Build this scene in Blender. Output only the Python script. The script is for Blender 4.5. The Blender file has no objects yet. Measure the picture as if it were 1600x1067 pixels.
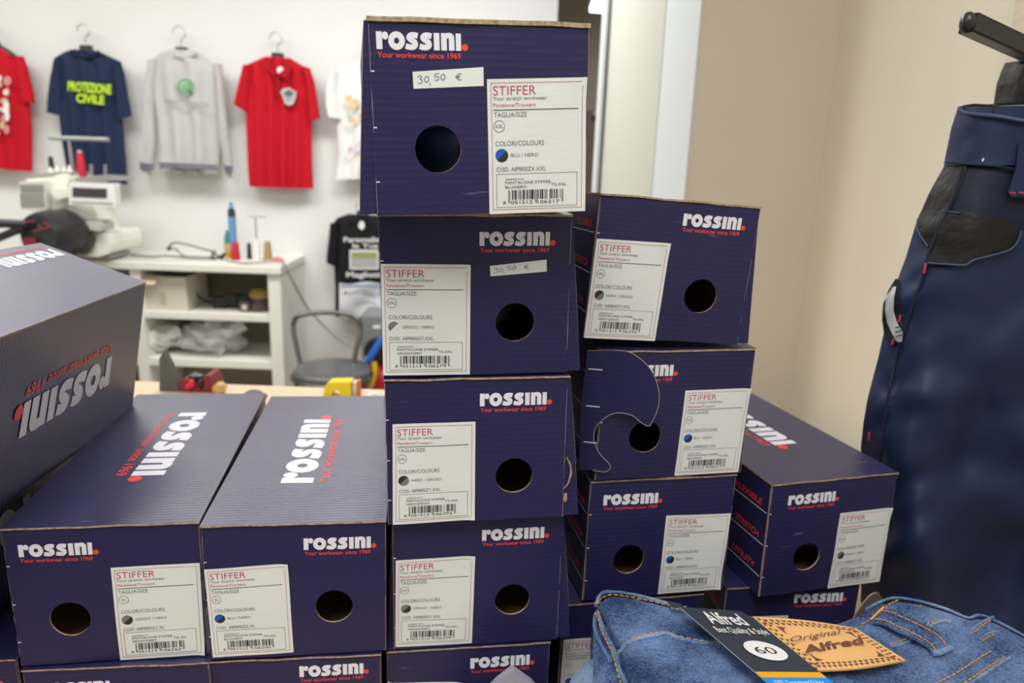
import bpy, math, random
from mathutils import Vector, Matrix, noise
random.seed(7)
PI = math.pi
SC = bpy.context.scene
COL = SC.collection

# ------------------------------------------------------------------ camera
FPX, PT, RL = 1167.5, math.radians(14.462), math.radians(1.985)
CF = Vector((0, math.cos(PT), -math.sin(PT)))
CU0 = Vector((0, math.sin(PT), math.cos(PT)))
CR = Vector((1, 0, 0)) * math.cos(RL) + CU0 * math.sin(RL)
CU = Vector((1, 0, 0)) * -math.sin(RL) + CU0 * math.cos(RL)
cam = bpy.data.cameras.new('camera')
cam.sensor_width = 36
cam.lens = FPX / 1600 * 36
cam.clip_start = 0.02
cam.dof.use_dof = True
cam.dof.focus_distance = 0.50
cam.dof.aperture_fstop = 8.5
camo = bpy.data.objects.new('camera', cam)
COL.objects.link(camo)
m = Matrix.Identity(4)
for i in range(3):
    m[i][0], m[i][1], m[i][2] = CR[i], CU[i], -CF[i]
camo.matrix_world = m
SC.camera = camo

# ------------------------------------------------------------------ view, world, lights
SC.view_settings.view_transform = 'Standard'
SC.view_settings.look = 'None'
SC.view_settings.gamma = 1
SC.view_settings.use_curve_mapping = False
SC.view_settings.exposure = 0.0
wd = bpy.data.worlds.new('world'); SC.world = wd; wd.use_nodes = True
wd.node_tree.nodes['Background'].inputs[0].default_value = (1.0, 0.96, 0.9, 1)
wd.node_tree.nodes['Background'].inputs[1].default_value = 0.28

def area(name, loc, sx, sy, power, col=(1, 1, 1), rot=(0, 0, 0)):
    l = bpy.data.lights.new(name, 'AREA'); l.shape = 'RECTANGLE'; l.size = sx; l.size_y = sy
    l.energy = power; l.color = col
    o = bpy.data.objects.new(name, l); o.location = loc; o.rotation_euler = rot
    COL.objects.link(o); return o
ZC = 1.28      # ceiling height above the eye
area('ceiling_lamp_light', (-1.6, 2.5, ZC - .05), 1.2, .6, 30, (1, .99, .96))
area('ceiling_lamp_light', (-0.2, 2.7, ZC - .05), 1.2, .6, 36, (.97, .985, 1))
area('ceiling_lamp_light', (-3.0, 2.7, ZC - .05), 1.2, .6, 20, (1, .99, .94))
area('ceiling_lamp_light', (-0.15, -0.45, ZC - .05), .6, 1.2, 26, (1, .99, .96))
area('ceiling_lamp_light', (-1.5, -0.3, ZC - .05), .6, 1.2, 17, (1, .99, .96))

# ------------------------------------------------------------------ helpers
def ray(px, py):
    cx = (px - 800) / FPX; cu = -(py - 533.5) / FPX
    return CF + CR * cx + CU * cu
def W(px, py, Y):
    d = ray(px, py); return d * (Y / d.y)
def G(px, py, z):
    d = ray(px, py); return d * (z / d.z)
def WX(px, py, X):
    d = ray(px, py); return d * (X / d.x)

def tag(o, label=None, cat=None, group=None, kind=None):
    if label: o['label'] = label
    if cat: o['category'] = cat
    if group: o['group'] = group
    if kind: o['kind'] = kind
    return o
def empty(name, loc=(0, 0, 0), rot=(0, 0, 0)):
    o = bpy.data.objects.new(name, None); o.location = loc; o.rotation_euler = rot
    o.empty_display_size = .02; COL.objects.link(o); return o
def thing(name, label, cat, loc=(0, 0, 0), rot=(0, 0, 0), group=None):
    return tag(empty(name, loc, rot), label, cat, group)

class MB:
    """collects verts / faces / material index; in world or in local space"""
    def __init__(s): s.v = []; s.f = []; s.mi = []; s.sm = []
    def add(s, vs, fs, mi=0, smooth=False):
        n = len(s.v); s.v += [tuple(v) for v in vs]
        for f in fs: s.f.append(tuple(i + n for i in f)); s.mi.append(mi); s.sm.append(smooth)
    def box(s, a, b, mi=0, M=None):
        x0, y0, z0 = a; x1, y1, z1 = b
        vs = [Vector(p) for p in ((x0,y0,z0),(x1,y0,z0),(x1,y1,z0),(x0,y1,z0),(x0,y0,z1),(x1,y0,z1),(x1,y1,z1),(x0,y1,z1))]
        if M: vs = [M @ v for v in vs]
        s.add(vs, [(0,3,2,1),(4,5,6,7),(0,1,5,4),(1,2,6,5),(2,3,7,6),(3,0,4,7)], mi)
    def hexa(s, p, mi=0):
        """8 points: bottom 4 (ccw), top 4"""
        s.add(p, [(0,3,2,1),(4,5,6,7),(0,1,5,4),(1,2,6,5),(2,3,7,6),(3,0,4,7)], mi)
    def grid(s, rows, mi=0, smooth=True, closed=False):
        n = len(rows[0]); vs = [p for r in rows for p in r]; fs = []
        for i in range(len(rows) - 1):
            for j in range(n if closed else n - 1):
                k = (j + 1) % n
                fs.append((i*n+j, i*n+k, (i+1)*n+k, (i+1)*n+j))
        s.add(vs, fs, mi, smooth)
    def sheet(s, rows, off, mi=0, mib=None, edge=None):
        """closed slab: rows of points and the same rows shifted by vector off (callable or vector)"""
        o = off if callable(off) else (lambda p: Vector(off))
        back = [[Vector(p) + o(p) for p in r] for r in rows]
        s.grid(rows, mi); s.grid([list(reversed(r)) for r in back], mi if mib is None else mib)
        e = mi if edge is None else edge
        n = len(rows[0]); R = len(rows)
        loop = [(0, j) for j in range(n)] + [(i, n-1) for i in range(1, R)] + [(R-1, j) for j in range(n-2, -1, -1)] + [(i, 0) for i in range(R-2, 0, -1)]
        a = [rows[i][j] for i, j in loop]; b = [back[i][j] for i, j in loop]
        s.grid([b, a], e, False, True)
    def tube(s, pts, r, seg=8, mi=0, caps=True, smooth=True):
        pts = [Vector(p) for p in pts]; rs = r if isinstance(r, (list, tuple)) else [r] * len(pts)
        rings = []; up = None
        for i, p in enumerate(pts):
            t = (pts[min(i+1, len(pts)-1)] - pts[max(i-1, 0)]).normalized()
            if up is None: up = Vector((0, 0, 1)) if abs(t.z) < .9 else Vector((1, 0, 0))
            a = t.cross(up).normalized(); b = a.cross(t).normalized(); up = b
            rings.append([p + (a * math.cos(2*PI*k/seg) + b * math.sin(2*PI*k/seg)) * rs[i] for k in range(seg)])
        s.grid(rings, mi, smooth, True)
        if caps:
            s.add(rings[0], [tuple(reversed(range(seg)))], mi); s.add(rings[-1], [tuple(range(seg))], mi)
    def lathe(s, c, prof, seg=24, mi=0, ax=None):
        """prof = [(r, h)] about axis through c (default z)"""
        c = Vector(c); ax = Vector(ax or (0, 0, 1)).normalized()
        a = ax.orthogonal().normalized(); b = ax.cross(a)
        rings = [[c + ax*h + (a*math.cos(2*PI*k/seg) + b*math.sin(2*PI*k/seg))*max(r, 1e-5) for k in range(seg)] for r, h in prof]
        s.grid(rings, mi, True, True)
        s.add(rings[0], [tuple(reversed(range(seg)))], mi); s.add(rings[-1], [tuple(range(seg))], mi)
    def ball(s, c, r, mi=0, seg=16, rg=10, nz=0, seed=0):
        c = Vector(c); r = Vector(r) if not isinstance(r, (int, float)) else Vector((r, r, r))
        rows = []
        for i in range(rg + 1):
            th = PI * i / rg; row = []
            for k in range(seg):
                d = Vector((math.sin(th)*math.cos(2*PI*k/seg), math.sin(th)*math.sin(2*PI*k/seg), math.cos(th)))
                f = 1 + nz * noise.noise(d * 2.3 + Vector((seed, seed, 0)))
                row.append(c + Vector((d.x*r.x, d.y*r.y, d.z*r.z)) * f)
            rows.append(row)
        s.grid(rows, mi, True, True)
    def build(s, name, mats, parent=None, bevel=0, subsurf=0):
        me = bpy.data.meshes.new(name); me.from_pydata(s.v, [], s.f)
        for mt in (mats if isinstance(mats, (list, tuple)) else [mats]): me.materials.append(mt)
        me.polygons.foreach_set('material_index', s.mi)
        me.polygons.foreach_set('use_smooth', s.sm)
        me.update()
        o = bpy.data.objects.new(name, me); COL.objects.link(o)
        if parent:
            o.parent = parent
        if bevel:
            b = o.modifiers.new('b', 'BEVEL'); b.width = bevel; b.segments = 2; b.limit_method = 'ANGLE'
        if subsurf:
            b = o.modifiers.new('s', 'SUBSURF'); b.levels = b.render_levels = subsurf
        return o
def spline(pts, n=6):
    P = [Vector(p) for p in pts]; out = []
    for i in range(len(P) - 1):
        p0 = P[max(i-1, 0)]; p1 = P[i]; p2 = P[i+1]; p3 = P[min(i+2, len(P)-1)]
        for k in range(n):
            t = k / n
            out.append(.5*((2*p1) + (p2-p0)*t + (2*p0-5*p1+4*p2-p3)*t*t + (3*p1-p0-3*p2+p3)*t**3))
    out.append(P[-1]); return out

# ------------------------------------------------------------------ materials
def mat(name, col, rough=.6, metal=0, spec=.5, bump=None, var=None, trans=0, alpha=1, emit=None, sheen=0, coat=0):
    m = bpy.data.materials.new(name); m.use_nodes = True
    nt = m.node_tree; b = nt.nodes['Principled BSDF']
    b.inputs['Base Color'].default_value = (*col, 1); b.inputs['Roughness'].default_value = rough
    b.inputs['Metallic'].default_value = metal; b.inputs['Specular IOR Level'].default_value = spec
    b.inputs['Transmission Weight'].default_value = trans; b.inputs['Alpha'].default_value = alpha
    b.inputs['Sheen Weight'].default_value = sheen; b.inputs['Coat Weight'].default_value = coat
    if emit: b.inputs['Emission Color'].default_value = (*emit[0], 1); b.inputs['Emission Strength'].default_value = emit[1]
    tc = nt.nodes.new('ShaderNodeTexCoord')
    def nz(scale, detail=4, stretch=None):
        n = nt.nodes.new('ShaderNodeTexNoise'); n.inputs['Scale'].default_value = scale; n.inputs['Detail'].default_value = detail
        mp = nt.nodes.new('ShaderNodeMapping'); nt.links.new(tc.outputs['Object'], mp.inputs[0])
        if stretch: mp.inputs['Scale'].default_value = stretch
        nt.links.new(mp.outputs[0], n.inputs['Vector']); return n
    if var:      # (scale, colour2, low, high, stretch)
        n = nz(var[0], 5, var[4] if len(var) > 4 else None); r = nt.nodes.new('ShaderNodeValToRGB')
        r.color_ramp.elements[0].position = var[2]; r.color_ramp.elements[1].position = var[3]
        r.color_ramp.elements[0].color = (*col, 1); r.color_ramp.elements[1].color = (*var[1], 1)
        nt.links.new(n.outputs[0], r.inputs[0]); nt.links.new(r.outputs[0], b.inputs['Base Color'])
    if bump:     # (scale, strength, distance, stretch)
        n = nz(bump[0], 4, bump[3] if len(bump) > 3 else None); bp = nt.nodes.new('ShaderNodeBump')
        bp.inputs['Strength'].default_value = bump[1]; bp.inputs['Distance'].default_value = bump[2]
        nt.links.new(n.outputs[0], bp.inputs['Height']); nt.links.new(bp.outputs[0], b.inputs['Normal'])
    return m

def carton_mat(name, col, axis, spec=.4, rough=.45):
    """printed corrugated board: fine flutes along an axis, a few pale scratches"""
    m = mat(name, col, rough, spec=spec); nt = m.node_tree; b = nt.nodes['Principled BSDF']
    tc = nt.nodes['Texture Coordinate']
    w = nt.nodes.new('ShaderNodeTexWave'); w.bands_direction = axis; w.inputs['Scale'].default_value = 75; w.inputs['Distortion'].default_value = 1.2
    w.inputs['Detail'].default_value = 1; w.inputs['Detail Scale'].default_value = .3
    nt.links.new(tc.outputs['Object'], w.inputs['Vector'])
    n = nt.nodes.new('ShaderNodeTexNoise'); n.inputs['Scale'].default_value = 14; n.inputs['Detail'].default_value = 3
    nt.links.new(tc.outputs['Object'], n.inputs['Vector'])
    mx = nt.nodes.new('ShaderNodeMath'); mx.operation = 'MULTIPLY_ADD'; mx.inputs[1].default_value = 9.0
    nt.links.new(n.outputs[0], mx.inputs[0]); nt.links.new(w.outputs['Fac'], mx.inputs[2])
    bp = nt.nodes.new('ShaderNodeBump'); bp.inputs['Strength'].default_value = .3; bp.inputs['Distance'].default_value = .00022
    nt.links.new(mx.outputs[0], bp.inputs['Height']); nt.links.new(bp.outputs[0], b.inputs['Normal'])
    # scratches
    mp = nt.nodes.new('ShaderNodeMapping'); mp.inputs['Rotation'].default_value = (.3, .5, .2); mp.inputs['Scale'].default_value = (16, 150, 110)
    oi = nt.nodes.new('ShaderNodeObjectInfo'); va = nt.nodes.new('ShaderNodeVectorMath'); va.operation = 'MULTIPLY_ADD'; va.inputs[1].default_value = (1, 1, 1)
    cx = nt.nodes.new('ShaderNodeCombineXYZ'); mu = nt.nodes.new('ShaderNodeMath'); mu.operation = 'MULTIPLY'; mu.inputs[1].default_value = 7.3
    nt.links.new(oi.outputs['Random'], mu.inputs[0])
    for k in range(3): nt.links.new(mu.outputs[0], cx.inputs[k])
    nt.links.new(tc.outputs['Object'], va.inputs[0]); nt.links.new(cx.outputs[0], va.inputs[2]); nt.links.new(va.outputs[0], mp.inputs[0])
    nt.links.new(va.outputs[0], n.inputs['Vector'])
    s = nt.nodes.new('ShaderNodeTexNoise'); s.inputs['Scale'].default_value = 1.5; s.inputs['Detail'].default_value = 6
    nt.links.new(mp.outputs[0], s.inputs['Vector'])
    r = nt.nodes.new('ShaderNodeValToRGB'); r.color_ramp.elements[0].position = .71; r.color_ramp.elements[1].position = .80
    r.color_ramp.elements[0].color = (*col, 1); r.color_ramp.elements[1].color = (.2, .19, .32, 1)
    nt.links.new(s.outputs[0], r.inputs[0]); nt.links.new(r.outputs[0], b.inputs['Base Color'])
    return m

NAVY = (.018, .0155, .078)
M_CF = carton_mat('printed_board_front', NAVY, 'Z')
M_CT = carton_mat('printed_board_top', NAVY, 'Y', .95, .40)
M_KRAFT = mat('kraft_edge', (.50, .38, .25), .9, spec=.2, bump=(900, .6, .0005), var=(300, (.30, .2, .12), .4, .7))
M_KIN = mat('kraft_inside', (.30, .19, .10), .9, spec=.2)
M_WHITEP = mat('sticker_paper', (.79, .83, .81), .42, spec=.4, bump=(60, .25, .0006, (1, 1, 5)))
M_INKW = mat('print_white', (.82, .81, .88), .45)
M_INKR = mat('print_red', (.86, .06, .04), .45)
M_INKK = mat('print_black', (.025, .025, .03), .5)
M_INKG = mat('print_grey', (.16, .16, .17), .5)
M_INKP = mat('print_pink', (.55, .06, .13), .5)
M_INKB = mat('print_blue', (.01, .10, .55), .4)
M_INKLG = mat('print_mid_grey', (.2, .2, .19), .5)
M_PEN = mat('pen_ink', (.06, .06, .12), .5)
INKS = [M_INKK, M_INKG, M_INKP, M_INKB, M_INKLG, M_INKW, M_INKR]
K, GR, PK, BL, LG, WH, RD = range(7)

M_WALLW = mat('white_wall_paint', (.80, .80, .78), .8, spec=.2, bump=(40, .1, .002), var=(2.0, (.77, .77, .745), .4, .7))
M_WALLB = mat('beige_wall_paint', (.68, .61, .51), .75, spec=.25, bump=(30, .18, .002), var=(2.2, (.71, .64, .535), .35, .7))
M_WALLB2 = mat('beige_wall_paint_lit', (.77, .72, .60), .75, spec=.25, bump=(30, .2, .002), var=(2.5, (.73, .68, .565), .4, .75))  # partition's beige with the stronger light on this wall put into the colour
M_JAMB = mat('jamb_white_paint', (.63, .67, .69), .6, spec=.3)
M_CREAM = mat('cream_panel_paint', (.54, .54, .465), .6, spec=.3)
M_FLOOR = mat('floor_tile', (.42, .38, .33), .5, var=(8, (.36, .32, .28), .4, .7))
M_CEIL = mat('ceiling_paint', (.82, .82, .8), .85)
M_WOOD = mat('pale_wood', (.72, .55, .38), .5, var=(9, (.60, .43, .27), .4, .7, (1, 12, 1)))
M_WMEL = mat('white_melamine', (.80, .78, .71), .45)

# ------------------------------------------------------------------ flat artwork
_tc = {}
def text2d(s, bold=0.0, shear=0.0):
    key = (s, bold, shear)
    if key in _tc: return _tc[key]
    cu = bpy.data.curves.new('t', 'FONT'); cu.body = s; cu.size = 1; cu.offset = bold; cu.shear = shear
    cu.resolution_u = 3; cu.fill_mode = 'BOTH' if hasattr(cu, 'fill_mode') and cu.dimensions == '3D' else 'FRONT'
    o = bpy.data.objects.new('t', cu); COL.objects.link(o)
    dg = bpy.context.evaluated_depsgraph_get(); ev = o.evaluated_get(dg); me = ev.to_mesh()
    vs = [(v.co.x, v.co.y) for v in me.vertices]; fs = [tuple(p.vertices) for p in me.polygons]
    ev.to_mesh_clear(); bpy.data.objects.remove(o); bpy.data.curves.remove(cu)
    _tc[key] = (vs, fs); return vs, fs
CAP = .729     # cap height of the built-in font at size 1 (measured below)
_v, _f = text2d('H'); CAP = max(v[1] for v in _v) - min(v[1] for v in _v)

class Art:
    def __init__(s): s.items = []
    def text(s, t, x0, base, cap, mi, x1=None, bold=0, shear=0):
        vs, fs = text2d(t, bold, shear); k = cap / CAP
        mn = min(v[0] for v in vs); mx = max(v[0] for v in vs)
        kx = (x1 - x0) / (mx - mn) if x1 is not None else k
        s.items.append(([((v[0] - mn) * kx + x0, v[1] * k + base) for v in vs], fs, mi)); return s
    def poly(s, pts, mi): s.items.append((list(pts), [tuple(range(len(pts)))], mi)); return s
    def rect(s, x0, y0, x1, y1, mi):
        dx, dy = abs(x1-x0), abs(y1-y0); n = max(1, int(max(dx, dy)/5)) if max(dx, dy) > 6*min(dx, dy) or max(dx, dy) > 12 else 1
        if n == 1: return s.poly([(x0, y0), (x1, y0), (x1, y1), (x0, y1)], mi)
        nx, ny = (n, max(1, int(dy/5))) if dx > dy else (max(1, int(dx/5)), n)
        return s.grid(x0, y0, x1, y1, mi, nx, ny)
    def frame(s, x0, y0, x1, y1, t, mi):
        a, b = min(x0, x1), max(x0, x1); c, d = min(y0, y1), max(y0, y1)
        return s.rect(a, c, b, c+t, mi).rect(a, d-t, b, d, mi).rect(a, c, a+t, d, mi).rect(b-t, c, b, d, mi)
    def disc(s, cx, cy, r, mi, a0=0, a1=360, n=28, ry=None):
        ry = ry or r
        s.poly([(cx + r*math.cos(math.radians(a0+(a1-a0)*k/n)), cy + ry*math.sin(math.radians(a0+(a1-a0)*k/n))) for k in range(n if a1-a0 >= 360 else n+1)], mi); return s
    def ring(s, cx, cy, r, t, mi, n=32, ry=None):
        ry = ry or r
        vs = []; fs = []
        for k in range(n):
            c, q = math.cos(2*PI*k/n), math.sin(2*PI*k/n); vs += [(cx+r*c, cy+ry*q), (cx+(r-t)*c, cy+(ry-t)*q)]
            j = (k+1) % n; fs.append((2*k, 2*j, 2*j+1, 2*k+1))
        s.items.append((vs, fs, mi)); return s
    def stroke(s, pts, w, mi, n=5):
        P = spline([(p[0], p[1], 0) for p in pts], n) if n > 1 else [Vector((p[0], p[1], 0)) for p in pts]
        vs = []; fs = []
        for i, p in enumerate(P):
            t = (P[min(i+1, len(P)-1)] - P[max(i-1, 0)]); t.normalize(); nn = Vector((-t.y, t.x, 0)) * w/2
            vs += [(p.x+nn.x, p.y+nn.y), (p.x-nn.x, p.y-nn.y)]
            if i: fs.append((2*i-2, 2*i-1, 2*i+1, 2*i))
        s.items.append((vs, fs, mi)); return s
    def grid(s, x0, y0, x1, y1, mi, nx=8, ny=8):
        vs = [(x0+(x1-x0)*i/nx, y0+(y1-y0)*j/ny) for j in range(ny+1) for i in range(nx+1)]
        s.items.append((vs, [(j*(nx+1)+i, j*(nx+1)+i+1, (j+1)*(nx+1)+i+1, (j+1)*(nx+1)+i) for j in range(ny) for i in range(nx)], mi)); return s
    def build(s, name, f, mats, parent):
        b = MB()
        for n, (vs, fs, mi) in enumerate(s.items):
            b.add([f(u, v, n) for u, v in vs], fs, mi)
        return tag(b.build(name, mats, parent), kind='stuff')

def logo_art(a, x=0, y=0, k=9.4, wid=48.5, tagline=True, mi=WH, mr=RD):
    """the heavy lower-case wordmark with its dot; k = letter height"""
    tot = 5.75; kx = wid / tot
    X = lambda u: x + u * kx
    Y = lambda v: y + v * k
    def P(pts): a.poly([(X(p[0]), Y(p[1])) for p in pts], mi)
    def ell(cx, cy, rx, ry, n=24): P([(cx+rx*math.cos(2*PI*q/n), cy+ry*math.sin(2*PI*q/n)) for q in range(n)])
    P([(0, 0), (.40, 0), (.40, 1), (0, 1)])                                # r
    ell(.60, .775, .215, .225); P([(.39, .66), (.52, .60), (.60, .62), (.60, .99), (.50, .955), (.39, .87)])
    def oring(cx, rx, ro, ri):                                            # o
        vs = []; fs = []; n = 30
        for q in range(n):
            c, s_ = math.cos(2*PI*q/n), math.sin(2*PI*q/n)
            vs += [(X(cx+rx*c), Y(.5+.53*s_)), (X(cx+ri*c), Y(.5+ro*s_))]; j = (q+1) % n
            fs.append((2*q, 2*j, 2*j+1, 2*q+1))
        a.items.append((vs, fs, mi))
    oring(1.36, .56, .17, .17)
    for sx in (1.93, 2.87):                                               # s s
        a.stroke([(X(sx+u), Y(v)) for u, v in ((.86, .80), (.62, .845), (.38, .82), (.27, .70), (.38, .585), (.52, .52), (.66, .42), (.67, .26), (.52, .16), (.28, .155), (.03, .21))], k*.33, mi, 4)
    P([(3.88, 0), (4.27, 0), (4.27, 1), (3.88, 1)])                        # i
    P([(4.38, 0), (4.77, 0), (4.77, 1.0), (4.38, 1.0)])                    # n
    P([(4.7, .70), (4.7, 1.0), (4.95, 1.03), (5.13, .99), (5.26, .86), (5.29, .7)])
    P([(4.91, 0), (5.29, 0), (5.29, .72), (4.91, .72)])
    P([(5.39, 0), (5.75, 0), (5.75, 1), (5.39, 1)])                        # i
    a.disc(x + wid + .23*k, y + .2*k, .205*k, mr)
    if tagline:
        a.text('Your workwear since 1969', x+.3, y-.47*k, .32*k, mr, x+wid-.3, bold=.012)
    return a

def label_art(size, c1, c2, ctext, code, ean):
    a = Art(); T = lambda t, x0, x1, y, cap, mi, b=0: a.text(t, x0, -y, cap, mi, x1, b)
    a.frame(2.1, -2.1, 57.6, -75.6, .28, PK)
    T('STIFFER', 3.4, 29, 9.0, 5.1, PK, -.004)
    T('Your stretch workwear', 3.3, 35.6, 11.9, 2.1, GR)
    T('Pantalone/Trousers', 3.4, 28.6, 15.6, 2.0, PK)
    a.rect(3.3, -17.6, 55, -17.15, K)
    T('TAGLIA/SIZE', 3.6, 23.4, 21.4, 2.7, GR)
    a.ring(6.7, -26.6, 3.4, .25, K); w = 2.5 if size == 'XXL' else 1.6
    T(size, 6.7-w, 6.7+w, 27.6, 2.0, GR)
    T('COLORI/COLOURS', 4.2, 33.8, 37.8, 2.7, GR)
    if c1 is not None: a.disc(7.9, -43.4, 3.85, c1, 45, 225)
    if c2 is not None: a.disc(7.9, -43.4, 3.85, c2, -135, 45)
    T(ctext, 13.5, 14 + len(ctext)*1.62, 44.4, 2.0, GR)
    T('COD. '+code, 4.6, 34.8 if size == 'XXL' else 33, 52.8, 2.5, GR)
    a.frame(4.5, -54.2, 54.7, -74.2, .22, K)
    T(code.replace('.', ''), 9.8, 21.5, 58.0, .9, K)
    T('PANTALONE STIFFER', 9.8, 38, 60.3, 1.6, K)
    T(ctext.replace(' ', ''), 9.8, 9.8 + 1.3*len(ctext), 63.0, 1.6, K)
    T('TG.'+size, 38.2, 47.8, 62.0, 1.6, K)
    # EAN-13 bars
    Lc = ['0001101','0011001','0010011','0111101','0100011','0110001','0101111','0111011','0110111','0001011']
    Gc = [''.join('1' if ch == '0' else '0' for ch in c)[::-1] for c in Lc]; Rc = [''.join('1' if ch == '0' else '0' for ch in c) for c in Lc]
    bits = '101'; par = 'LGLGGL'
    for d, p in zip(ean[1:7], par): bits += (Lc if p == 'L' else Gc)[int(d)]
    bits += '01010' + ''.join(Rc[int(d)] for d in ean[7:]) + '101'
    w = 34.2 / len(bits); i = 0
    while i < len(bits):
        if bits[i] == '1':
            j = i
            while j < len(bits) and bits[j] == '1': j += 1
            g = i < 3 or i > 91 or 44 < i < 50
            a.rect(11.6+i*w, -71.8 if g else -69.7, 11.6+j*w, -64.0, K); i = j
        else: i += 1
    T(ean[0], 8.4, 10, 72.4, 2.0, K); T(ean[1:7], 13.2, 26.2, 72.4, 2.0, K); T(ean[7:], 29.6, 43.4, 72.4, 2.0, K)
    return a

# ------------------------------------------------------------------ the room
def struct(name, mb, mt, parent=None, bevel=0):
    o = mb.build(name, mt, parent, bevel)
    if not parent: o['kind'] = 'structure'
    return o
ZF = -1.5
YW = 4.0
b = MB(); b.box((-4.2, -2.2, ZF-.1), (2.4, 7.2, ZF)); struct('floor', b, M_FLOOR)
b = MB(); b.box((-4.2, -1.2, ZC), (2.4, 7.2, ZC+.1)); struct('ceiling', b, M_CEIL)
b = MB(); b.box((-4.2, YW, ZF), (.17, YW+.12, ZC)); struct('wall_back', b, M_WALLW)
b = MB(); b.box((-4.3, -1.2, ZF), (-4.2, YW, ZC)); struct('wall_left', b, M_WALLW)
YP = 1.6                                     # partition facing us
xe = W(1100, 0, YP).x; xe2 = W(1071, 300, YP).x; XE = (xe + xe2) / 2
XC = (W(1310, 0, YP).x + W(1240, 640, YP).x) / 2
print('XE', xe, xe2, 'XC', W(1310, 0, YP).x, W(1240, 640, YP).x)
YJ = 1.98
b = MB(); b.box((XE, YP, ZF), (XC + .3, YJ, ZC)); struct('wall_partition', b, M_WALLB)
b = MB(); b.box((XC, -1.2, ZF), (XC + .12, YP, ZC)); struct('wall_right', b, M_WALLB2)
b = MB(); b.box((XE-.004, YP-.002, ZF), (XE, YJ, ZC)); struct('trim_1', b, M_JAMB)
# cream panel continuing behind the jamb, then the white post
XJ = (W(1043, 0, YJ).x + W(1016, 300, YJ).x)/2
yy = 2.9
XK = (W(957, 0, yy).x + W(937, 300, yy).x)/2
print('XJ', XJ, 'XK', XK, 'XE', XE)
b = MB(); b.hexa([(XJ, YJ, ZF), (XJ+.05, YJ, ZF), (XK+.05, yy, ZF), (XK, yy, ZF), (XJ, YJ, ZC), (XJ+.05, YJ, ZC), (XK+.05, yy, ZC), (XK, yy, ZC)])
b.box((XE, YJ, ZF), (XJ+.03, YJ+.03, ZC)) if XJ > XE else None
struct('wall_middle', b, M_CREAM)
XL = (W(943, 0, yy).x + W(928, 300, yy).x)/2
b = MB(); b.box((XL, yy-.02, ZF), (XK-.012, yy+.06, ZC), 0); struct('trim_2', b, M_JAMB, bevel=.004)
b = MB(); b.box((XK-.012, yy+.0, ZF), (XK+.02, yy+.05, ZC), 0); struct('trim_3', b, mat('gap_shadow_grey', (.30, .30, .28), .7))  # grey strip standing in for the shadow in the gap beside the post
# deep room behind
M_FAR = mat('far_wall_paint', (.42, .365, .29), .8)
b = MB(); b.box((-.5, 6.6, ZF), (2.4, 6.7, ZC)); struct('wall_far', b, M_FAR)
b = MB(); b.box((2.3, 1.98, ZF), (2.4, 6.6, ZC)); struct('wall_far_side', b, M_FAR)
M_BROWN = mat('brown_laminate', (.20, .14, .10), .5)
# door in the far wall with its lever
pd = W(905, 172, 6.55); pd2 = W(952, 172, 6.55)
b = MB(); b.box((pd.x-.25, 6.55, ZF), (pd2.x+.35, 6.6, pd.z)); d1 = struct('door_1', b, M_BROWN, bevel=.004)
b = MB(); b.tube([(pd2.x-.02, 6.55, pd.z-.02), (pd2.x-.02, 6.49, pd.z-.02), (pd2.x-.14, 6.48, pd.z-.03)], .02, 8)
b.build('door_handle', mat('brass', (.6, .5, .3), .35, .8), d1)
# ceiling beams that cross the upper edge of the picture
zb = .92
b = MB()
for k, (p, q, w) in enumerate((((905, -6), (846, 24), .10), ((876, -6), (822, 22), .035))):
    A = G(p[0], p[1], zb); B = G(q[0], q[1], zb); d = (B - A).normalized(); n = Vector((-d.y, d.x, 0)) * w
    A -= d*1.2; B += d*.9
    pts = [A, A+n, B+n, B]
    b = MB(); b.hexa([Vector((p_.x, p_.y, zb)) for p_ in pts] + [Vector((p_.x, p_.y, zb+.14)) for p_ in pts])
    struct('trim_%d' % (4+k), b, mat('beam_grey_%s' % 'ab'[k], (.30, .27, .23) if k == 0 else (.62, .60, .57), .7))
# lit ceiling fixture in the deep room
lp = [G(921, 19, 1.0), G(946, 21, 1.0), G(960, -12, 1.0), G(934, -14, 1.0)]
t = thing('ceiling_light', 'bright white rectangular ceiling light seen past the top right of the highest carton', 'light', lp[0])
def lc(root, pts): return [p - root.location for p in pts]
b = MB(); q = lc(t, lp); b.hexa([q[0], q[1], q[2], q[3]] + [p + Vector((0, 0, .03)) for p in q]); b.build('diffuser', mat('lamp_white', (1, 1, 1), .5, emit=((1, 1, .98), 3.0)), t)
cq = sum(q, Vector()) / 4
b = MB(); b.hexa([cq+(p-cq)*1.12+Vector((0, 0, .03)) for p in q] + [cq+(p-cq)*1.12+Vector((0, 0, ZC-1.0)) for p in q]); b.build('housing', M_JAMB, t)
l = bpy.data.lights.new('lamp_light', 'AREA'); l.size = .5; l.energy = 22; lo = bpy.data.objects.new('lamp_light', l); lo.location = (.75, 4.8, ZC-.1); COL.objects.link(lo)
# fixtures over our heads for the working lights
for x, y, sx, sy, lab_ in ((-1.6, 2.5, 1.2, .6, 'white ceiling panel over the middle of the workshop'), (-.2, 2.7, 1.2, .6, 'white ceiling panel nearest the doorway of the workshop'), (-3, 2.7, 1.2, .6, 'white ceiling panel over the left end of the workshop'),
        (-.15, -.45, .6, 1.2, 'white ceiling panel above the cartons'), (-1.5, -.3, .6, 1.2, 'white ceiling panel above and left of the cartons')):
    b = MB(); b.box((x-sx/2-.03, y-sy/2-.03, ZC-.035), (x+sx/2+.03, y+sy/2+.03, ZC), 0)
    tag(b.build('ceiling_panel', M_JAMB), lab_, 'light', 'ceiling panels')
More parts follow.
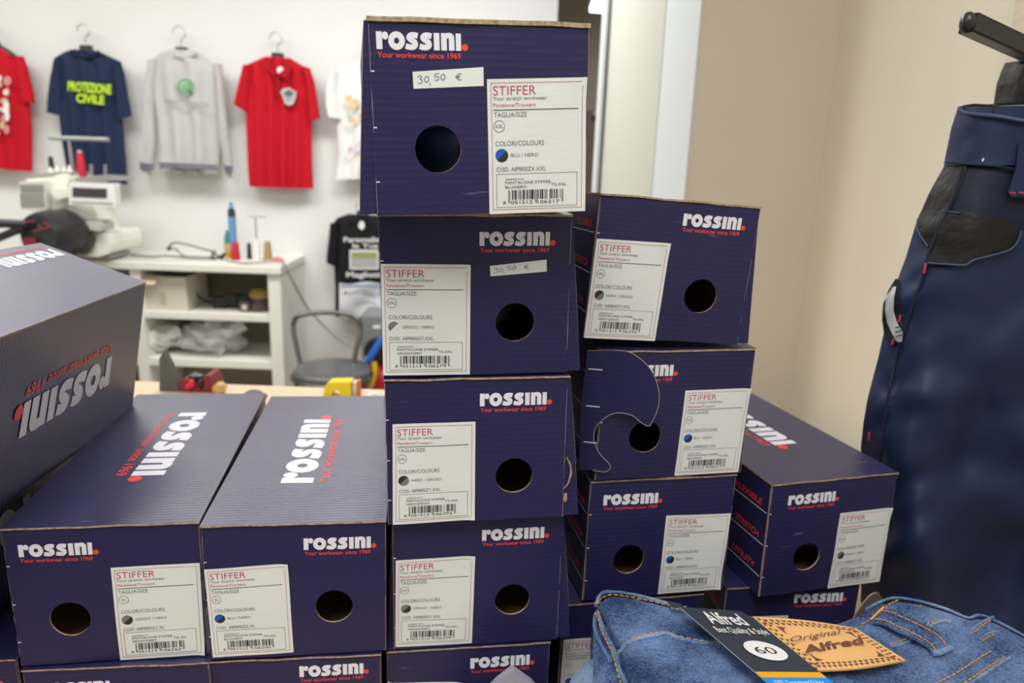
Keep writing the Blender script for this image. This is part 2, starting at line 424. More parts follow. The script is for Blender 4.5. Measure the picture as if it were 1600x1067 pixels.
# pillar edge with rough plaster at the far right
XP = XC - .035
yp1 = WX(1588, 0, XP).y
M_ROUGH = mat('rough_plaster', (.66, .57, .46), .85, bump=(60, .6, .006))
b = MB(); b.box((XP, .2, ZF), (XC, yp1, ZC)); struct('trim_6', b, M_ROUGH)
# marks on the right wall (small stains)

# ------------------------------------------------------------------ the wooden table that carries the cartons
ZT = -.498
yT = G(480, 604, ZT).y
print('table back y', yT)
t = thing('wooden_table', 'pale wooden table carrying the dark blue cartons', 'table', (-.4, .9, ZF))
o = Vector(t.location)
b = MB(); b.box((-1.15-o.x, .30-o.y, ZT-.03-o.z), (.56-o.x, yT-o.y, ZT-o.z)); b.build('table_top', M_WOOD, t, bevel=.003)
for x in (-1.08, .49):
    for y in (.38, yT-.07):
        b = MB(); b.box((x-.025-o.x, y-.025-o.y, 0), (x+.025-o.x, y+.025-o.y, ZT-.03-o.z)); b.build('leg', M_WOOD, t, bevel=.003)
b = MB(); b.box((-1.05-o.x, .36-o.y, ZT-.10-o.z), (.46-o.x, .38-o.y, ZT-.03-o.z)); b.build('apron', M_WOOD, t)

# ------------------------------------------------------------------ cartons
BW, BL_ = .131, .2876
SHINYNAVY = mat('navy_satin_cloth', (.05, .09, .24), .35, spec=.6, bump=(30, .5, .01))
BLACKCLOTH = mat('black_cloth', (.012, .012, .013), .8, bump=(40, .5, .006))
GREYCLOTH = mat('dark_grey_cloth', (.16, .16, .17), .6, bump=(40, .5, .006))
INK = {'BLU / NERO': (BL, K), 'GRIGIO / NERO': (LG, K), 'NERO / GRIGIO': (K, LG)}

M_WORN = mat('worn_board_edge', (.26, .22, .25), .8)
def carton(label, p, a, h=.1115, w=BW, L=BL_, logo=(1.8, 91.5), lab=None, info=None, hole=(27, 38.5), price=None, flap=None,
           top=None, side=True, seed=0, warp=None, lid_t=.0014, content=None, name='carton', labelname=None, rsidelogo=None, toplogo2=None, tab=None, front=True, bul=.0008):
    rng = random.Random(seed * 13 + 5)
    t = thing(name, label, 'box', p, [math.radians(x) for x in (a[2], a[1], a[0])], 'dark blue trouser cartons')
    def wp(x, y, z):
        if warp:
            fy = y / L; fz = z / h; fx = x / w + .5
            for (cx, cz), d in warp.items():
                k = max(fy, 0) * (fz if cz else 1-fz) * (fx if cx else 1-fx); x += d[0]*k; y += d[1]*k; z += d[2]*k
        return Vector((x, y, z))
    th = .0015
    def bulge(x, z): return bul*(math.sin(PI*(x/w+.5))*math.sin(PI*z/h)) + .0006*noise.noise(Vector((x*30+seed, z*30, seed*3.1)))
    def F(u, v, off=.0002, n=0): x = u/1000; z = v/1000; return wp(x, -th - bulge(x, z) - off - n*.000004, z)
    # body: sides, back, bottom
    def wall(fn, nu, nv, off, mt_in, name, parent=t, mi=0):
        b = MB(); rows = [[fn(i/nu, j/nv) for i in range(nu+1)] for j in range(nv+1)]
        b.sheet(rows, off, 0, 1, 2); return b.build(name, [M_CT, M_KIN, M_KRAFT], parent)
    H1 = h - .0016
    b = MB()
    def side_rows(s):
        return [[wp(s*(w/2) + s*.0008*math.sin(PI*j/6)*math.sin(PI*i/10), 0.0004 + (L-.001)*i/10, H1*j/6) for i in range(11)] for j in range(7)]
    r = side_rows(1); b.sheet(r, (-th, 0, 0), 0, 1, 2)
    r = [list(reversed(q)) for q in side_rows(-1)]; b.sheet(r, (th, 0, 0), 0, 1, 2)
    b.sheet([[wp(w/2-w*i, L-.0006, H1*j/2) for i in range(2)] for j in range(3)], (0, -th, 0), 0, 1, 2)
    b.sheet([[wp(w/2-.0016-(w-.0032)*i, .0005+(L-.003)*j, .0004) for i in range(2)] for j in range(2)], (0, 0, th), 0, 1, 2)
    b.build('carton_body', [M_CT, M_KIN, M_KRAFT], t)
    # lid
    yf = -th - .0012; NX, NY = 22, 14
    def lid(x, y):
        edge = max(0, 1 - (y - yf)/.01)
        z = h + .0007*noise.noise(Vector((x*40+seed*2, y*20, 3))) * (1 if edge else .5) - .0012*math.sin(PI*min(max((y-yf)/L, 0), 1))*math.cos(PI*x/w)
        return wp(x, y + edge*.0005*noise.noise(Vector((x*120, seed, 1))), min(z, h+.0006))
    rows = [[lid(-w/2-.0004+(w+.0008)*i/NX, yf + (L-yf)*(j/NY)**1.5) for i in range(NX+1)] for j in range(NY+1)]
    b = MB(); b.sheet(rows, (0, 0, -lid_t), 0, 1, 2); b.build('lid', [M_CT, M_KIN, M_KRAFT], t)
    # front panel with a finger hole
    if hole:
        hx, hz = hole[0]/1000, hole[1]/1000; hr = .0137
        x0, x1, z0, z1 = -w/2+.0003, w/2-.0003, .0006, h-lid_t-.0005
        angs = sorted([2*PI*k/60 for k in range(60)] + [math.atan2(zz-hz, xx-hx) % (2*PI) for xx in (x0, x1) for zz in (z0, z1)])
        rings = []
        for k in range(8):
            f = (k/7)**1.6; row = []
            for q in angs:
                c, s = math.cos(q), math.sin(q)
                tx = ((x1 if c > 0 else x0) - hx)/c if abs(c) > 1e-6 else 1e9
                tz = ((z1 if s > 0 else z0) - hz)/s if abs(s) > 1e-6 else 1e9
                R_ = min(tx, tz); rr = hr*(1+.006*math.sin(3*q+seed)) + (R_ - hr)*f
                row.append(F((hx + c*rr)*1000, (hz + s*rr)*1000, 0))
            rings.append(row)
        b = MB(); b.grid([list(reversed(q)) for q in rings], 0, True, True)
        back = [[p_ + Vector((0, th-.0001, 0)) for p_ in q] for q in rings]
        b.grid(back, 1, True, True); b.grid([back[0], rings[0]], 2, False, True); b.grid([rings[-1], back[-1]], 2, False, True)
        b.build('front_panel', [M_CF, M_KIN, M_KRAFT], t)
        A = Art()
        for e in (-w*500+.35, w*500-.65):
            z = 1.5
            while z < (h*1000-4):
                ln = rng.uniform(3, 16)
                if rng.random() < .75: A.grid(e + rng.uniform(-.05, .1), z, e+rng.uniform(.2, .42), min(z+ln, h*1000-3), 0, 1, 2)
                z += ln
        A.build('worn_edge', lambda u, v, n: F(u, v, .00025), [M_WORN], t)
    a_ = Art(); logo_art(a_, *logo)
    if side:
        for zz in (82, 51, 20): a_.rect(-w*500+.5, zz, -w*500+2.6, zz+.7, WH)
    a_.build('logo_print', lambda u, v, n: F(u, v, .0002), INKS, t)
    # label
    if lab:
        q = lab
        def LQ(s, v, off=0):
            f = s/60; g = -v/78
            u_ = (q[0][0]*(1-f)+q[1][0]*f)*(1-g) + (q[3][0]*(1-f)+q[2][0]*f)*g
            v_ = (q[0][1]*(1-f)+q[1][1]*f)*(1-g) + (q[3][1]*(1-f)+q[2][1]*f)*g
            curl = .0016*max(0, (f-.85)/.15)**2*max(0, (.15-g)/.15 if seed % 3 else (g-.85)/.15)**1
            return wp(u_/1000, -th - bulge(u_/1000, v_/1000) - .0003 - off - curl, v_/1000)
        b = MB(); rows = [[LQ(60*i/12, -78*(1-j/12)) for i in range(13)] for j in range(13)]
        b.sheet(rows, (0, .00015, 0), 0); st = b.build('label_sticker', M_WHITEP, t)
        label_art(*info).build('label_print', lambda u, v, n: LQ(u, v, .00018), INKS, st)
    if price:
        q = price
        def PQ(s, v, off=0):
            f = s/42; g = v/11
            u_ = (q[3][0]*(1-f)+q[2][0]*f)*(1-g) + (q[0][0]*(1-f)+q[1][0]*f)*g
            v_ = (q[3][1]*(1-f)+q[2][1]*f)*(1-g) + (q[0][1]*(1-f)+q[1][1]*f)*g
            return wp(u_/1000, -th - bulge(u_/1000, v_/1000) - .0003 - off, v_/1000)
        b = MB(); b.sheet([[PQ(42*i/6, 11*j/2) for i in range(7)] for j in range(3)], (0, .00015, 0)); st = b.build('price_sticker', M_WHITEP, t)
        A = Art(); w_ = .38
        A.stroke([(2.6, 7.6), (4.2, 8.3), (5.2, 7.3), (4, 6.2), (5.4, 5.2), (4.8, 3.6), (2.8, 3.6)], w_, 0)
        A.stroke([(7.8, 7.6), (6.7, 5.9), (7.1, 4.2), (8.3, 4.0), (9.2, 5.6), (8.9, 7.3), (7.8, 7.6)], w_, 0)
        A.stroke([(10.0, 3.4), (9.7, 1.9)], w_, 0, 1)
        A.stroke([(15.6, 8.9), (13.0, 8.7), (12.8, 7.0), (14.4, 7.2), (15.1, 6.0), (14.2, 4.7), (12.6, 4.9)], w_, 0)
        A.stroke([(17.6, 8.4), (16.4, 6.8), (16.8, 5.1), (18.0, 4.9), (18.8, 6.4), (18.5, 8), (17.6, 8.4)], w_, 0)
        A.stroke([(28.6, 7.6), (27.0, 7.9), (26.0, 6.2), (26.8, 4.4), (28.6, 4.4)], w_, 0)
        A.stroke([(25.0, 6.5), (27.8, 6.6)], w_, 0, 1); A.stroke([(25.0, 5.7), (27.6, 5.7)], w_, 0, 1)
        A.build('handwriting', lambda u, v, n: PQ(u, v, .00018), [M_PEN], st)
    if flap:
        s, xt, xb = flap
        rows = [[wp((xt + (xb-xt)*(1-j/8)*(1-.75*i/6))/1000 + s*.0012*math.sin(PI*j/8)*.3, .0006 + (L*.96)*i/6, .003 + (h-.005)*j/8) for i in range(7)] for j in range(9)]
        if s < 0: rows = [list(reversed(q)) for q in rows]
        b = MB(); b.sheet(rows, (-s*th*.9, 0, 0), 0, 1, 2); b.build('side_flap', [M_CF, M_KIN, M_KRAFT], t)
        rows = [[wp((s*(w*500-6) + ((xt + (xb-xt)*(1-j/8)) - s*(w*500-6))*i/3)/1000, -.0002 - .0006*i/3*(1-j/8), .0015 + (h-.0035)*j/8) for i in range(4)] for j in range(9)]
        if s < 0: rows = [list(reversed(q)) for q in rows]
        b = MB(); b.sheet(rows, (0, .0008, 0), 0, 1, 2); b.build('front_tab', [M_CF, M_KIN, M_KRAFT], t)
    if tab:
        b = MB(); x0, x1 = tab
        rows = [[wp((x0+(x1-x0)*i/10)/1000, yf-.0004-.0006*math.sin(PI*i/10), h-.0012+.0022*j*math.sin(PI*min(1, max(0, i/10)))**.5) for i in range(11)] for j in range(2)]
        b.sheet(rows, (0, .006, 0)); b.build('tuck_tab', M_KRAFT, t)
    if side:
        A = Art()
        for zz, s_ in ((82, 'FLEXIBLE'), (51, 'STRETCH'), (20, 'UTILITY')):
            A.rect(-L*900, zz, 0, zz+.8, WH); A.text(s_, -8 - 5.4*len(s_), zz+4.2, 5.6, RD, -8, bold=.02)
        A.build('side_print', lambda u, v, n: wp(-w/2-.0012, -u/1000+.0005, v/1000), INKS, t)
    if top:
        A = Art(); logo_art(A, 0, 0, 25.6, 148)
        if top < 0: f = lambda u, v, n: Vector((-.0075 + v/1000, .230 - u/1000, lid(-.0075+v/1000, .230-u/1000).z + .0002))
        else: f = lambda u, v, n: Vector((.0045 - v/1000, .0675 + u/1000, lid(.0045-v/1000, .0675+u/1000).z + .0002))
        A.build('lid_logo_print', f, INKS, t)
    if rsidelogo:
        y0, z0 = rsidelogo; A = Art(); logo_art(A, 0, 0, 26*1.05, 148*1.05)
        A.build('side_logo_print', lambda u, v, n: wp(w/2+.0012, y0-u/1000, z0-v/1000), INKS, t)
    if toplogo2:
        x0, y0, k, wd_ = toplogo2; A = Art(); logo_art(A, 0, 0, k, wd_)
        A.build('lid_logo_print', lambda u, v, n: lid(x0+v/1000, y0-u/1000) + Vector((0, 0, .0003)), INKS, t)
    if content:
        cm, cl = content
        c = tag(empty('packed_trousers', p, [math.radians(x) for x in (a[2], a[1], a[0])]), cl, 'trousers')
        b = MB(); b.ball((0, .125, .052), (w/2-.006, .110, .046), 0, 28, 18, .25, seed); b.build('folded_cloth', cm, c)
        b = MB(); b.tube([(-w/2+.02, .03, .052), (0, .016, .06), (w/2-.02, .03, .05)], .004, 8); b.build('fold_edge', cm, c)
    return t

XX = 'XXL'
def ean(s): return '8051513' + s
carton('topmost dark blue carton of the tallest stack, with the price strip above its finger hole', (-.0201, .4681, -.0397), (13.4, -2.2, .2), h=.1115,
       logo=(-61.1, 94.2), lab=[(2.3, 78.8), (64.1, 80.8), (65.2, .4), (3.2, -.1)], info=(XX, BL, K, 'BLU / NERO', 'A89800ZX.XXL', ean('106217')),
       hole=(-27.6, 39), price=[(-41.2, 82.3), (.3, 85.5), (.3, 75), (-41, 73)], flap=(-1, -67.5, -75.5), seed=1, warp={(0, 0): (.009, 0, 0), (0, 1): (.007, 0, 0)}, lid_t=.0026, content=(SHINYNAVY, 'shiny navy trousers seen through the hole of the topmost carton'))
carton('second dark blue carton from the top of the tallest stack, price strip at upper right', (-.0247, .5101, -.1570), (8.2, -1.1, .2), h=.1135,
       logo=(1.8, 92.3), lab=[(-64.7, 80.4), (-4.3, 79.6), (-4.7, .9), (-65.3, 1.8)], info=(XX, LG, None, 'GRIGIO / NERO', 'A89800GY.XXL', ean('106279')),
       hole=(27, 38.5), price=[(9.1, 78.6), (48.5, 82.6), (48.8, 74.3), (9.4, 71.4)], flap=(1, 66, 75.5), seed=2, tab=(-18, 32), content=(BLACKCLOTH, 'black trousers inside the second carton of the tallest stack'))
c3 = carton('third dark blue carton from the top of the tallest stack, torn flap at its right', (-.0219, .5083, -.2704), (7.9, -.9, -.3), h=.1125,
       logo=(1.7, 90.9), lab=[(-60.4, 79.1), (-1.4, 79.5), (-1.6, 1.7), (-61.9, .6)], info=(XX, K, LG, 'NERO / GRIGIO', 'A89800ZY.XXL', ean('106392')),
       hole=(27.4, 36.2), flap=(1, 68, 77.5), seed=3, content=(BLACKCLOTH, 'black trousers inside the third carton of the tallest stack'))
carton('fourth dark blue carton from the top of the tallest stack, GRIGIO / NERO sticker at left', (-.0201, .5200, -.3857), (8.6, -.3, .9), h=.1140,
       logo=(2.3, 93.8), lab=[(-63.2, 80.4), (-2.7, 81.4), (-3.9, 2.2), (-64.2, 3.3)], info=(XX, LG, K, 'GRIGIO / NERO', 'A89800GY.XXL', ean('106279')),
       hole=(27.4, 40.6), flap=(1, 66, 76.5), seed=4)
carton('lowest dark blue carton of the tallest stack, cut by the bottom of the photo', (-.0258, .5195, -.4975), (8.5, .1, 0), h=.1112,
       logo=(.8, 90.5), lab=[(-64.3, 81.8), (-5, 79), (-5, 1), (-64.3, 2)], info=(XX, LG, K, 'GRIGIO / NERO', 'A89800GY.XXL', ean('106279')), seed=5)
carton('dark blue carton at lower left, red tagline on its lid facing left, sticker at right', (-.2868, .4791, -.3794), (9.1, .3, .1), h=.1120,
       logo=(-56.2, 89.2), lab=[(3.3, 78.2), (63.9, 78.5), (63.0, .9), (2.8, .4)], info=('XL', LG, K, 'GRIGIO / NERO', 'A89800GY.XL', ean('106262')),
       hole=(-27.9, 37.5), top=-1, seed=6)
carton('dark blue carton with greyish lid between the lower left carton and the tallest stack', (-.1545, .4935, -.3808), (8.1, .4, -.2), h=.1120,
       logo=(5.9, 89.9), lab=[(-64.9, 76.6), (-5.7, 79.4), (-4.0, 3.7), (-63.0, 2.6)], info=('XL', BL, K, 'BLU / NERO', 'A89800ZX.XL', ean('106200')),
       hole=(26.9, 41.8), top=1, seed=7)
carton('dark blue carton under the lower left one, only its upper edge in view', (-.2851, .4754, -.4975), (6.9, .1, 0), h=.1170,
       logo=(-54.5, 95), lab=[(3, 84), (63, 84), (63, 4), (3, 4)], info=('XL', LG, K, 'GRIGIO / NERO', 'A89800GY.XL', ean('106262')), hole=(-27, 43), seed=8)
carton('dark blue carton under the greyish-lidded one, bright logo at the bottom of the photo', (-.1585, .4934, -.4975), (6.9, 0, 0), h=.1155,
       logo=(3.6, 98), lab=[(-64, 80), (-5, 80), (-5, 2), (-64, 2)], info=('XL', BL, K, 'BLU / NERO', 'A89800ZX.XL', ean('106200')), seed=9)
carton('topmost dark blue carton of the right stack, leaning slightly clockwise', (.1206, .5853, -.1460), (10.2, 3.4, .1), h=.1125,
       logo=(2.6, 93), lab=[(-64.6, 78), (-5.3, 78.8), (-6.3, -.1), (-65.4, -.3)], info=(XX, K, LG, 'NERO / GRIGIO', 'A89800ZY.XXL', ean('106392')),
       hole=(26.5, 38.6), flap=(1, 65, 75), seed=10, warp={(0, 1): (0, 0, -.0165), (1, 1): (0, 0, -.019)})
r2 = carton('dark blue carton of the right stack with a curved flap swung open at its left', (.1365, .5853, -.2641), (12, .3, -.2), h=.1115,
       logo=(-54.2, 89.6), lab=[(6.6, 76.7), (65.1, 77.3), (63.1, 1.5), (4.3, 1.2)], info=(XX, BL, K, 'BLU / NERO', 'A89800ZX.XXL', ean('106217')),
       hole=(-25.2, 37.6), seed=11)
carton('dark blue carton of the right stack just below the one with the curved flap', (.1329, .5874, -.3790), (11.5, .4, -.2), h=.1135,
       logo=(-53.4, 90.4), lab=[(4.1, 78), (65, 76), (62.8, 1.6), (3.6, 1.3)], info=(XX, BL, K, 'BLU / NERO', 'A89800ZX.XXL', ean('106217')),
       hole=(-26.6, 38.1), seed=12, tab=(-12, 28))
carton('lowest dark blue carton of the right stack, its front mostly behind the folded jeans', (.1150, .5865, -.4975), (12.5, .8, 0), h=.1155,
       logo=(1.8, 94), lab=[(-63.5, 80), (-5, 80), (-5, 2), (-63.5, 2)], info=(XX, BL, K, 'BLU / NERO', 'A89800ZX.XXL', ean('106217')), seed=13, side=False)
carton('dark blue carton at right turned to show its left side with red words', (.2948, .6192, -.3865), (15.4, -.1, -.8), h=.1112,
       logo=(-47.8, 89.2), lab=[(8.6, 76.2), (65.3, 76.3), (64.2, -.3), (6.8, -.3)], info=(XX, LG, K, 'GRIGIO / NERO', 'A89800GY.XXL', ean('106279')),
       hole=(-21.4, 36.1), top=-1, seed=14, content=(GREYCLOTH, 'dark grey trousers seen through the hole of the turned carton at right'))
r6 = carton('dark blue carton beneath the turned one at right, mostly hidden by the jeans', (.2726, .6248, -.4975), (6.7, -.2, 0), h=.1110,
       logo=(1.4, 91.8), lab=[(-62, 79), (-2.4, 79), (-2.4, 1), (-62, 1)], info=(XX, LG, K, 'GRIGIO / NERO', 'A89800GY.XXL', ean('106279')), seed=15, tab=(-5, 40))
carton('dark blue carton tipped on its side across the left cartons, big upside-down logo', (-.4114, .4134, -.2405), (5.6, 15.5, -3.2), h=.1365, w=.117, L=.302,
       logo=(1, 100), hole=(27, 38), seed=16, side=False, rsidelogo=(.2295, .0777), toplogo2=(-.043, .292, 17, 97),
       warp={(1, 1): (-.011, 0, -.002), (0, 1): (.005, 0, .008), (1, 0): (.004, 0, -.003)})
carton('dark blue carton lying on its side at the left edge behind the lower left one', (-.452, .415, -.3795), (6, 0, 0), h=.1310, w=.1115,
       logo=(1, 100), hole=(27, 38), seed=17, side=False, rsidelogo=(.17, .0777))
carton('dark blue carton at the bottom left corner, only a sliver of it in view', (-.4270, .4720, -.4975), (6, 0, 0), h=.1175, logo=(1.8, 95), seed=18)

# curved flap of the open carton, torn strip of the third one
fl = [(.1, 112.5), (16.2, 113.2), (26.7, 108.8), (35.9, 100.7), (42.2, 89.7), (44.9, 78.5), (44.5, 68.0), (40.5, 55.1), (37.1, 53.4), (31.8, 56.1), (25.4, 60.7),
      (15.3, 62.0), (8.0, 59.7), (2.2, 55.0), (-2.6, 48.4), (-4.2, 40.5), (-2.9, 33.6), (1.5, 25.4), (8.2, 19.1), (11.1, 15.2), (9.8, 11.7), (6.2, 9.9), (-2.8, 10.2), (-14.4, 9.4), (-16, 60), (-14, 111)]
P3 = spline([(u, z, 0) for u, z in fl[:23]], 4) + [Vector((u, z, 0)) for u, z in fl[23:]]
c_, s_ = math.cos(math.radians(22)), math.sin(math.radians(22))
def FP(u, z, o=0):
    u /= 1000; return Vector((-BW/2 + u*c_ - o*s_, -u*s_ - .003 - o*c_, z/1000))
b = MB(); n = len(P3)
b.add([FP(q.x, q.y, .0006) for q in P3], [tuple(reversed(range(n)))], 0); b.add([FP(q.x, q.y, -.0006) for q in P3], [tuple(range(n))], 1)
b.grid([[FP(q.x, q.y, .0006) for q in P3], [FP(q.x, q.y, -.0006) for q in P3]], 2, False, True)
op = b.build('open_flap', [M_CF, M_KIN, M_KRAFT], r2)
b = MB(); b.tube([FP(q.x, q.y, .0006) for q in P3[2:-3]], .00034, 6); b.build('cut_edge', mat('pale_cut_edge', (.33, .30, .31), .8), op)
A = Art()
for z in (98, 67, 36): A.rect(-12, z-2, -1, z-1.2, WH)
A.build('flap_print', lambda u, v, n: FP(u, v, .0009), INKS, op)
b = MB(); b.tube([(.0663, -.002, .0495), (.0692, -.003, .044), (.0703, -.003, .037), (.0685, -.003, .029), (.0655, -.002, .024)], [.0003, .0006, .0008, .0007, .0003], 8)
b.ball((.0668, -.002, .0165), (.0015, .001, .004), 0, 10, 6); b.build('torn_edge', M_KRAFT, c3)
# curved inner flap standing out of the lowest right carton
b = MB(); pts = spline([(52, 2, 0), (51, 40, 0), (55, 78, 0), (66, 104, 0), (76, 108, 0), (84, 90, 0), (92, 60, 0), (98, 2, 0)], 4); n = len(pts)
f = lambda q, o: Vector((q.x/1000, -.014 - (q.x-52)*.00012 + o, q.y/1000))
b.add([f(q, 0) for q in pts], [tuple(reversed(range(n)))], 0); b.add([f(q, .0014) for q in pts], [tuple(range(n))], 0)
b.grid([[f(q, 0) for q in pts], [f(q, .0014) for q in pts]], 1, False, True)
b.build('open_flap', [mat('grey_board_inside', (.12, .09, .09), .8), M_KRAFT], r6)

# ------------------------------------------------------------------ garments on the back wall
def garment_mat(name, col, rough=.85, var=None): return mat(name, col, rough, spec=.2, bump=(300, .2, .002), var=var)
M_RED = garment_mat('red_jersey', (.52, .008, .02)); M_RED2 = garment_mat('red_jersey_dark', (.36, .006, .016))
M_NAVYJ = garment_mat('navy_jersey', (.018, .03, .072)); M_NAVYC = garment_mat('navy_rib', (.012, .018, .045))
M_GREYJ = garment_mat('pale_grey_fleece', (.52, .52, .50)); M_RIB = garment_mat('dark_grey_stripe', (.16, .16, .19))
M_WHITEJ = garment_mat('white_jersey', (.80, .80, .78)); M_BLACKJ = garment_mat('black_jersey', (.014, .014, .015))
M_HANG = mat('black_plastic', (.02, .022, .02), .4); M_WIRE = mat('steel_wire', (.6, .6, .6), .3, 1)

def drape(name, rows, Y, mt, parent, nx=28, puff=.03, fold=.012, nf=4, ph=0, thick=.012, sub=3):
    """cloth with real folds: rows of (py, left px, right px) on the plane Y, bulging towards us"""
    rr = []
    for i in range(len(rows)-1):
        for k in range(sub):
            t_ = k/sub; rr.append([a*(1-t_)+b_*t_ for a, b_ in zip(rows[i], rows[i+1])])
    rr.append(list(rows[-1])); n = len(rr); out = []
    for i, r in enumerate(rr):
        py, xl, xr = r[:3]; tl = r[3] if len(r) > 3 else 0; row = []; g = i/(n-1)
        for j in range(nx+1):
            u = j/nx; p = W(xl+(xr-xl)*u, py + tl*(u-.5), Y)
            e = 1 - abs(2*u-1)**3
            d = puff*e + fold*g**.7*math.sin(2*PI*nf*(u+.06*math.sin(3*g+ph))+ph)*e + .006*noise.noise(Vector((u*6+ph, g*7, ph)))
            row.append(p - Vector((0, max(d, -thick*.5)+.002, 0)))
        out.append(row)
    b = MB(); o = parent.location
    b.sheet([[p - o for p in r] for r in out], (0, thick, 0)); return b.build(name, mt, parent), out
def surfpoint(out, u, g):
    i = min(max(g, 0), .9999)*(len(out)-1); j = min(max(u, 0), .9999)*(len(out[0])-1)
    a, c = int(i), int(j); fi, fj = i-a, j-c
    return (out[a][c]*(1-fj)+out[a][c+1]*fj)*(1-fi) + (out[a+1][c]*(1-fj)+out[a+1][c+1]*fj)*fi
def wall_print(name, art, Y, root, mats, f):
    """art in picture pixels laid on the cloth plane"""
    o = root.location
    return art.build(name, lambda u, v, n: W(u, v, Y) - o - Vector((0, .001*(n % 3), 0)), mats, root)
def hanger(label, px, py, Y, spread, drop, hook=True, hh=35):
    c = W(px, py+5, Y)
    drop += 11; spread -= 8
    t = thing('coat_hanger', label, 'hanger', c, group='black coat hangers on the back wall'); k = Y/FPX
    b = MB(); pts = [Vector((-spread*k, .0, -drop*k)), Vector((-spread*.45*k, 0, -drop*.35*k)), Vector((0, 0, 0)), Vector((spread*.45*k, 0, -drop*.35*k)), Vector((spread*k, 0, -drop*k))]
    b.tube(spline(pts, 4), [.012]*2+[.016]*13+[.012]*2, 8); b.build('shoulder_bar', M_HANG, t)
    b = MB(); b.box((-.03, -.012, -.006), (.03, .012, .022)); b.build('neck_block', M_HANG, t, bevel=.005)
    b = MB(); h = hh*k; r = .03
    pts = [Vector((0, 0, .02)), Vector((0, 0, h*.45))] + [Vector((-r*.2+r*math.sin(a), 0, h*.6+r*.6-r*math.cos(a)*1.0)) for a in [.9, 1.5, 2.2, 2.9, 3.6, 4.3, 4.9]]
    b.tube(spline(pts, 3), .0035, 6); b.build('hook', M_WIRE, t); return t
def nail(px, py):
    c = W(px, py, YW-.02); b = MB(); b.tube([c - Vector((0, .04, 0)), c + Vector((0, .019, 0))], .006, 8)
YG = 3.93
# red T-shirt cut by the left edge
t = thing('t_shirt', 'red T-shirt with a white print, cut by the left edge of the photo', 't-shirt', W(-10, 70, YG), group='garments hung on the back wall')
body, out = drape('body', [(70, -38, 4, 6), (80, -64, 22, 10), (88, -72, 34, 12), (100, -78, 37), (150, -76, 44), (200, -74, 48), (262, -72, 49, 12)], YG, M_RED, t, fold=.014, ph=1)
drape('sleeve', [(88, 22, 36, 8), (110, 28, 43), (140, 34, 50), (160, 38, 53, 4)], YG-.012, M_RED, t, nx=8, nf=1, puff=.02)
drape('sleeve', [(88, -76, -60, -8), (110, -84, -66), (140, -92, -72), (160, -96, -76, -4)], YG-.012, M_RED, t, nx=8, nf=1, puff=.02)
A = Art(); rng = random.Random(3)
for k in range(26): A.disc(-14+rng.uniform(-12, 26), rng.uniform(118, 212), rng.uniform(3, 7), rng.choice([0, 0, 0, 1, 2]), n=9, ry=rng.uniform(3, 8))
wall_print('white_print', A, YG-.056, t, [M_WHITEJ, mat('print_rose', (.6, .25, .25), .7), mat('print_sand', (.55, .42, .25), .7)], None)
hanger('black coat hanger holding the red T-shirt at the left edge', -10, 66, YG, 44, 10)
# navy T-shirt
t = thing('t_shirt', 'navy T-shirt reading PROTEZIONE CIVILE in yellow-green', 't-shirt', W(136, 85, YG), group='garments hung on the back wall')
drape('body', [(79, 112, 154, 3), (84, 100, 166, 4), (92, 87, 184, 5), (102, 84, 189, 4), (130, 86, 190), (170, 92, 189), (220, 97, 193), (282, 108, 198, 12)], YG, M_NAVYJ, t, fold=.018, ph=2.2)
drape('sleeve', [(92, 86, 98, -6), (120, 80, 97), (150, 76, 98), (178, 73, 98, 8)], YG-.012, M_NAVYJ, t, nx=8, nf=1, puff=.025)
drape('sleeve', [(96, 178, 188, 8), (120, 182, 194), (150, 184, 199), (185, 187, 205, -8)], YG-.012, M_NAVYJ, t, nx=8, nf=1, puff=.025)
b = MB(); b.tube([W(x, y, YG-.034) - t.location for x, y in ((113, 79), (118, 86), (134, 90), (149, 87), (155, 81))], .012, 8); b.build('collar', M_NAVYC, t)
A = Art(); A.text('PROTEZIONE', 106, -141, 13.5, 0, 174, bold=.045); A.text('CIVILE', 119, -158, 12.5, 0, 163, bold=.045)
o = t.location
A.build('lime_lettering', lambda u, v, n: W(u, -v + (u-106)*.085, YG-.060) - o, [mat('lime_print', (.50, .72, .01), .6)], t)
hanger('black coat hanger holding the navy T-shirt', 135, 73, YG, 42, 14)
# pale sweatshirt
t = thing('sweatshirt', 'pale grey sweatshirt with a round green emblem and striped cuffs', 'sweatshirt', W(286, 85, YG), group='garments hung on the back wall')
drape('body', [(79, 268, 305, 3), (86, 252, 318, 6), (96, 238, 334, 8), (108, 232, 344, 4), (140, 234, 343), (190, 246, 346), (235, 248, 344), (255, 247, 342, 5)], YG, M_GREYJ, t, fold=.020, nf=3, ph=.4, puff=.04)
b, out = drape('hem_band', [(254, 247, 341, 5), (262, 249, 340, 5), (270, 250, 338, 5)], YG-.004, M_GREYJ, t, puff=.045, fold=.01, nf=3, thick=.02)
for y in (257.5, 262.5):
    q = MB(); q.tube([W(250+88*i/10, y+4*(i/10-.5), YG-.072) - t.location for i in range(11)], .0075, 6); q.build('hem_stripe', M_RIB, t)
drape('sleeve', [(94, 232, 248, -8), (130, 229, 243), (170, 227, 240), (215, 223, 242), (252, 220, 239)], YG-.014, M_GREYJ, t, nx=10, nf=1, puff=.03)
drape('sleeve', [(100, 336, 346, 8), (130, 340, 350), (170, 342, 353), (215, 346, 357), (256, 352, 363)], YG-.014, M_GREYJ, t, nx=10, nf=1, puff=.03)
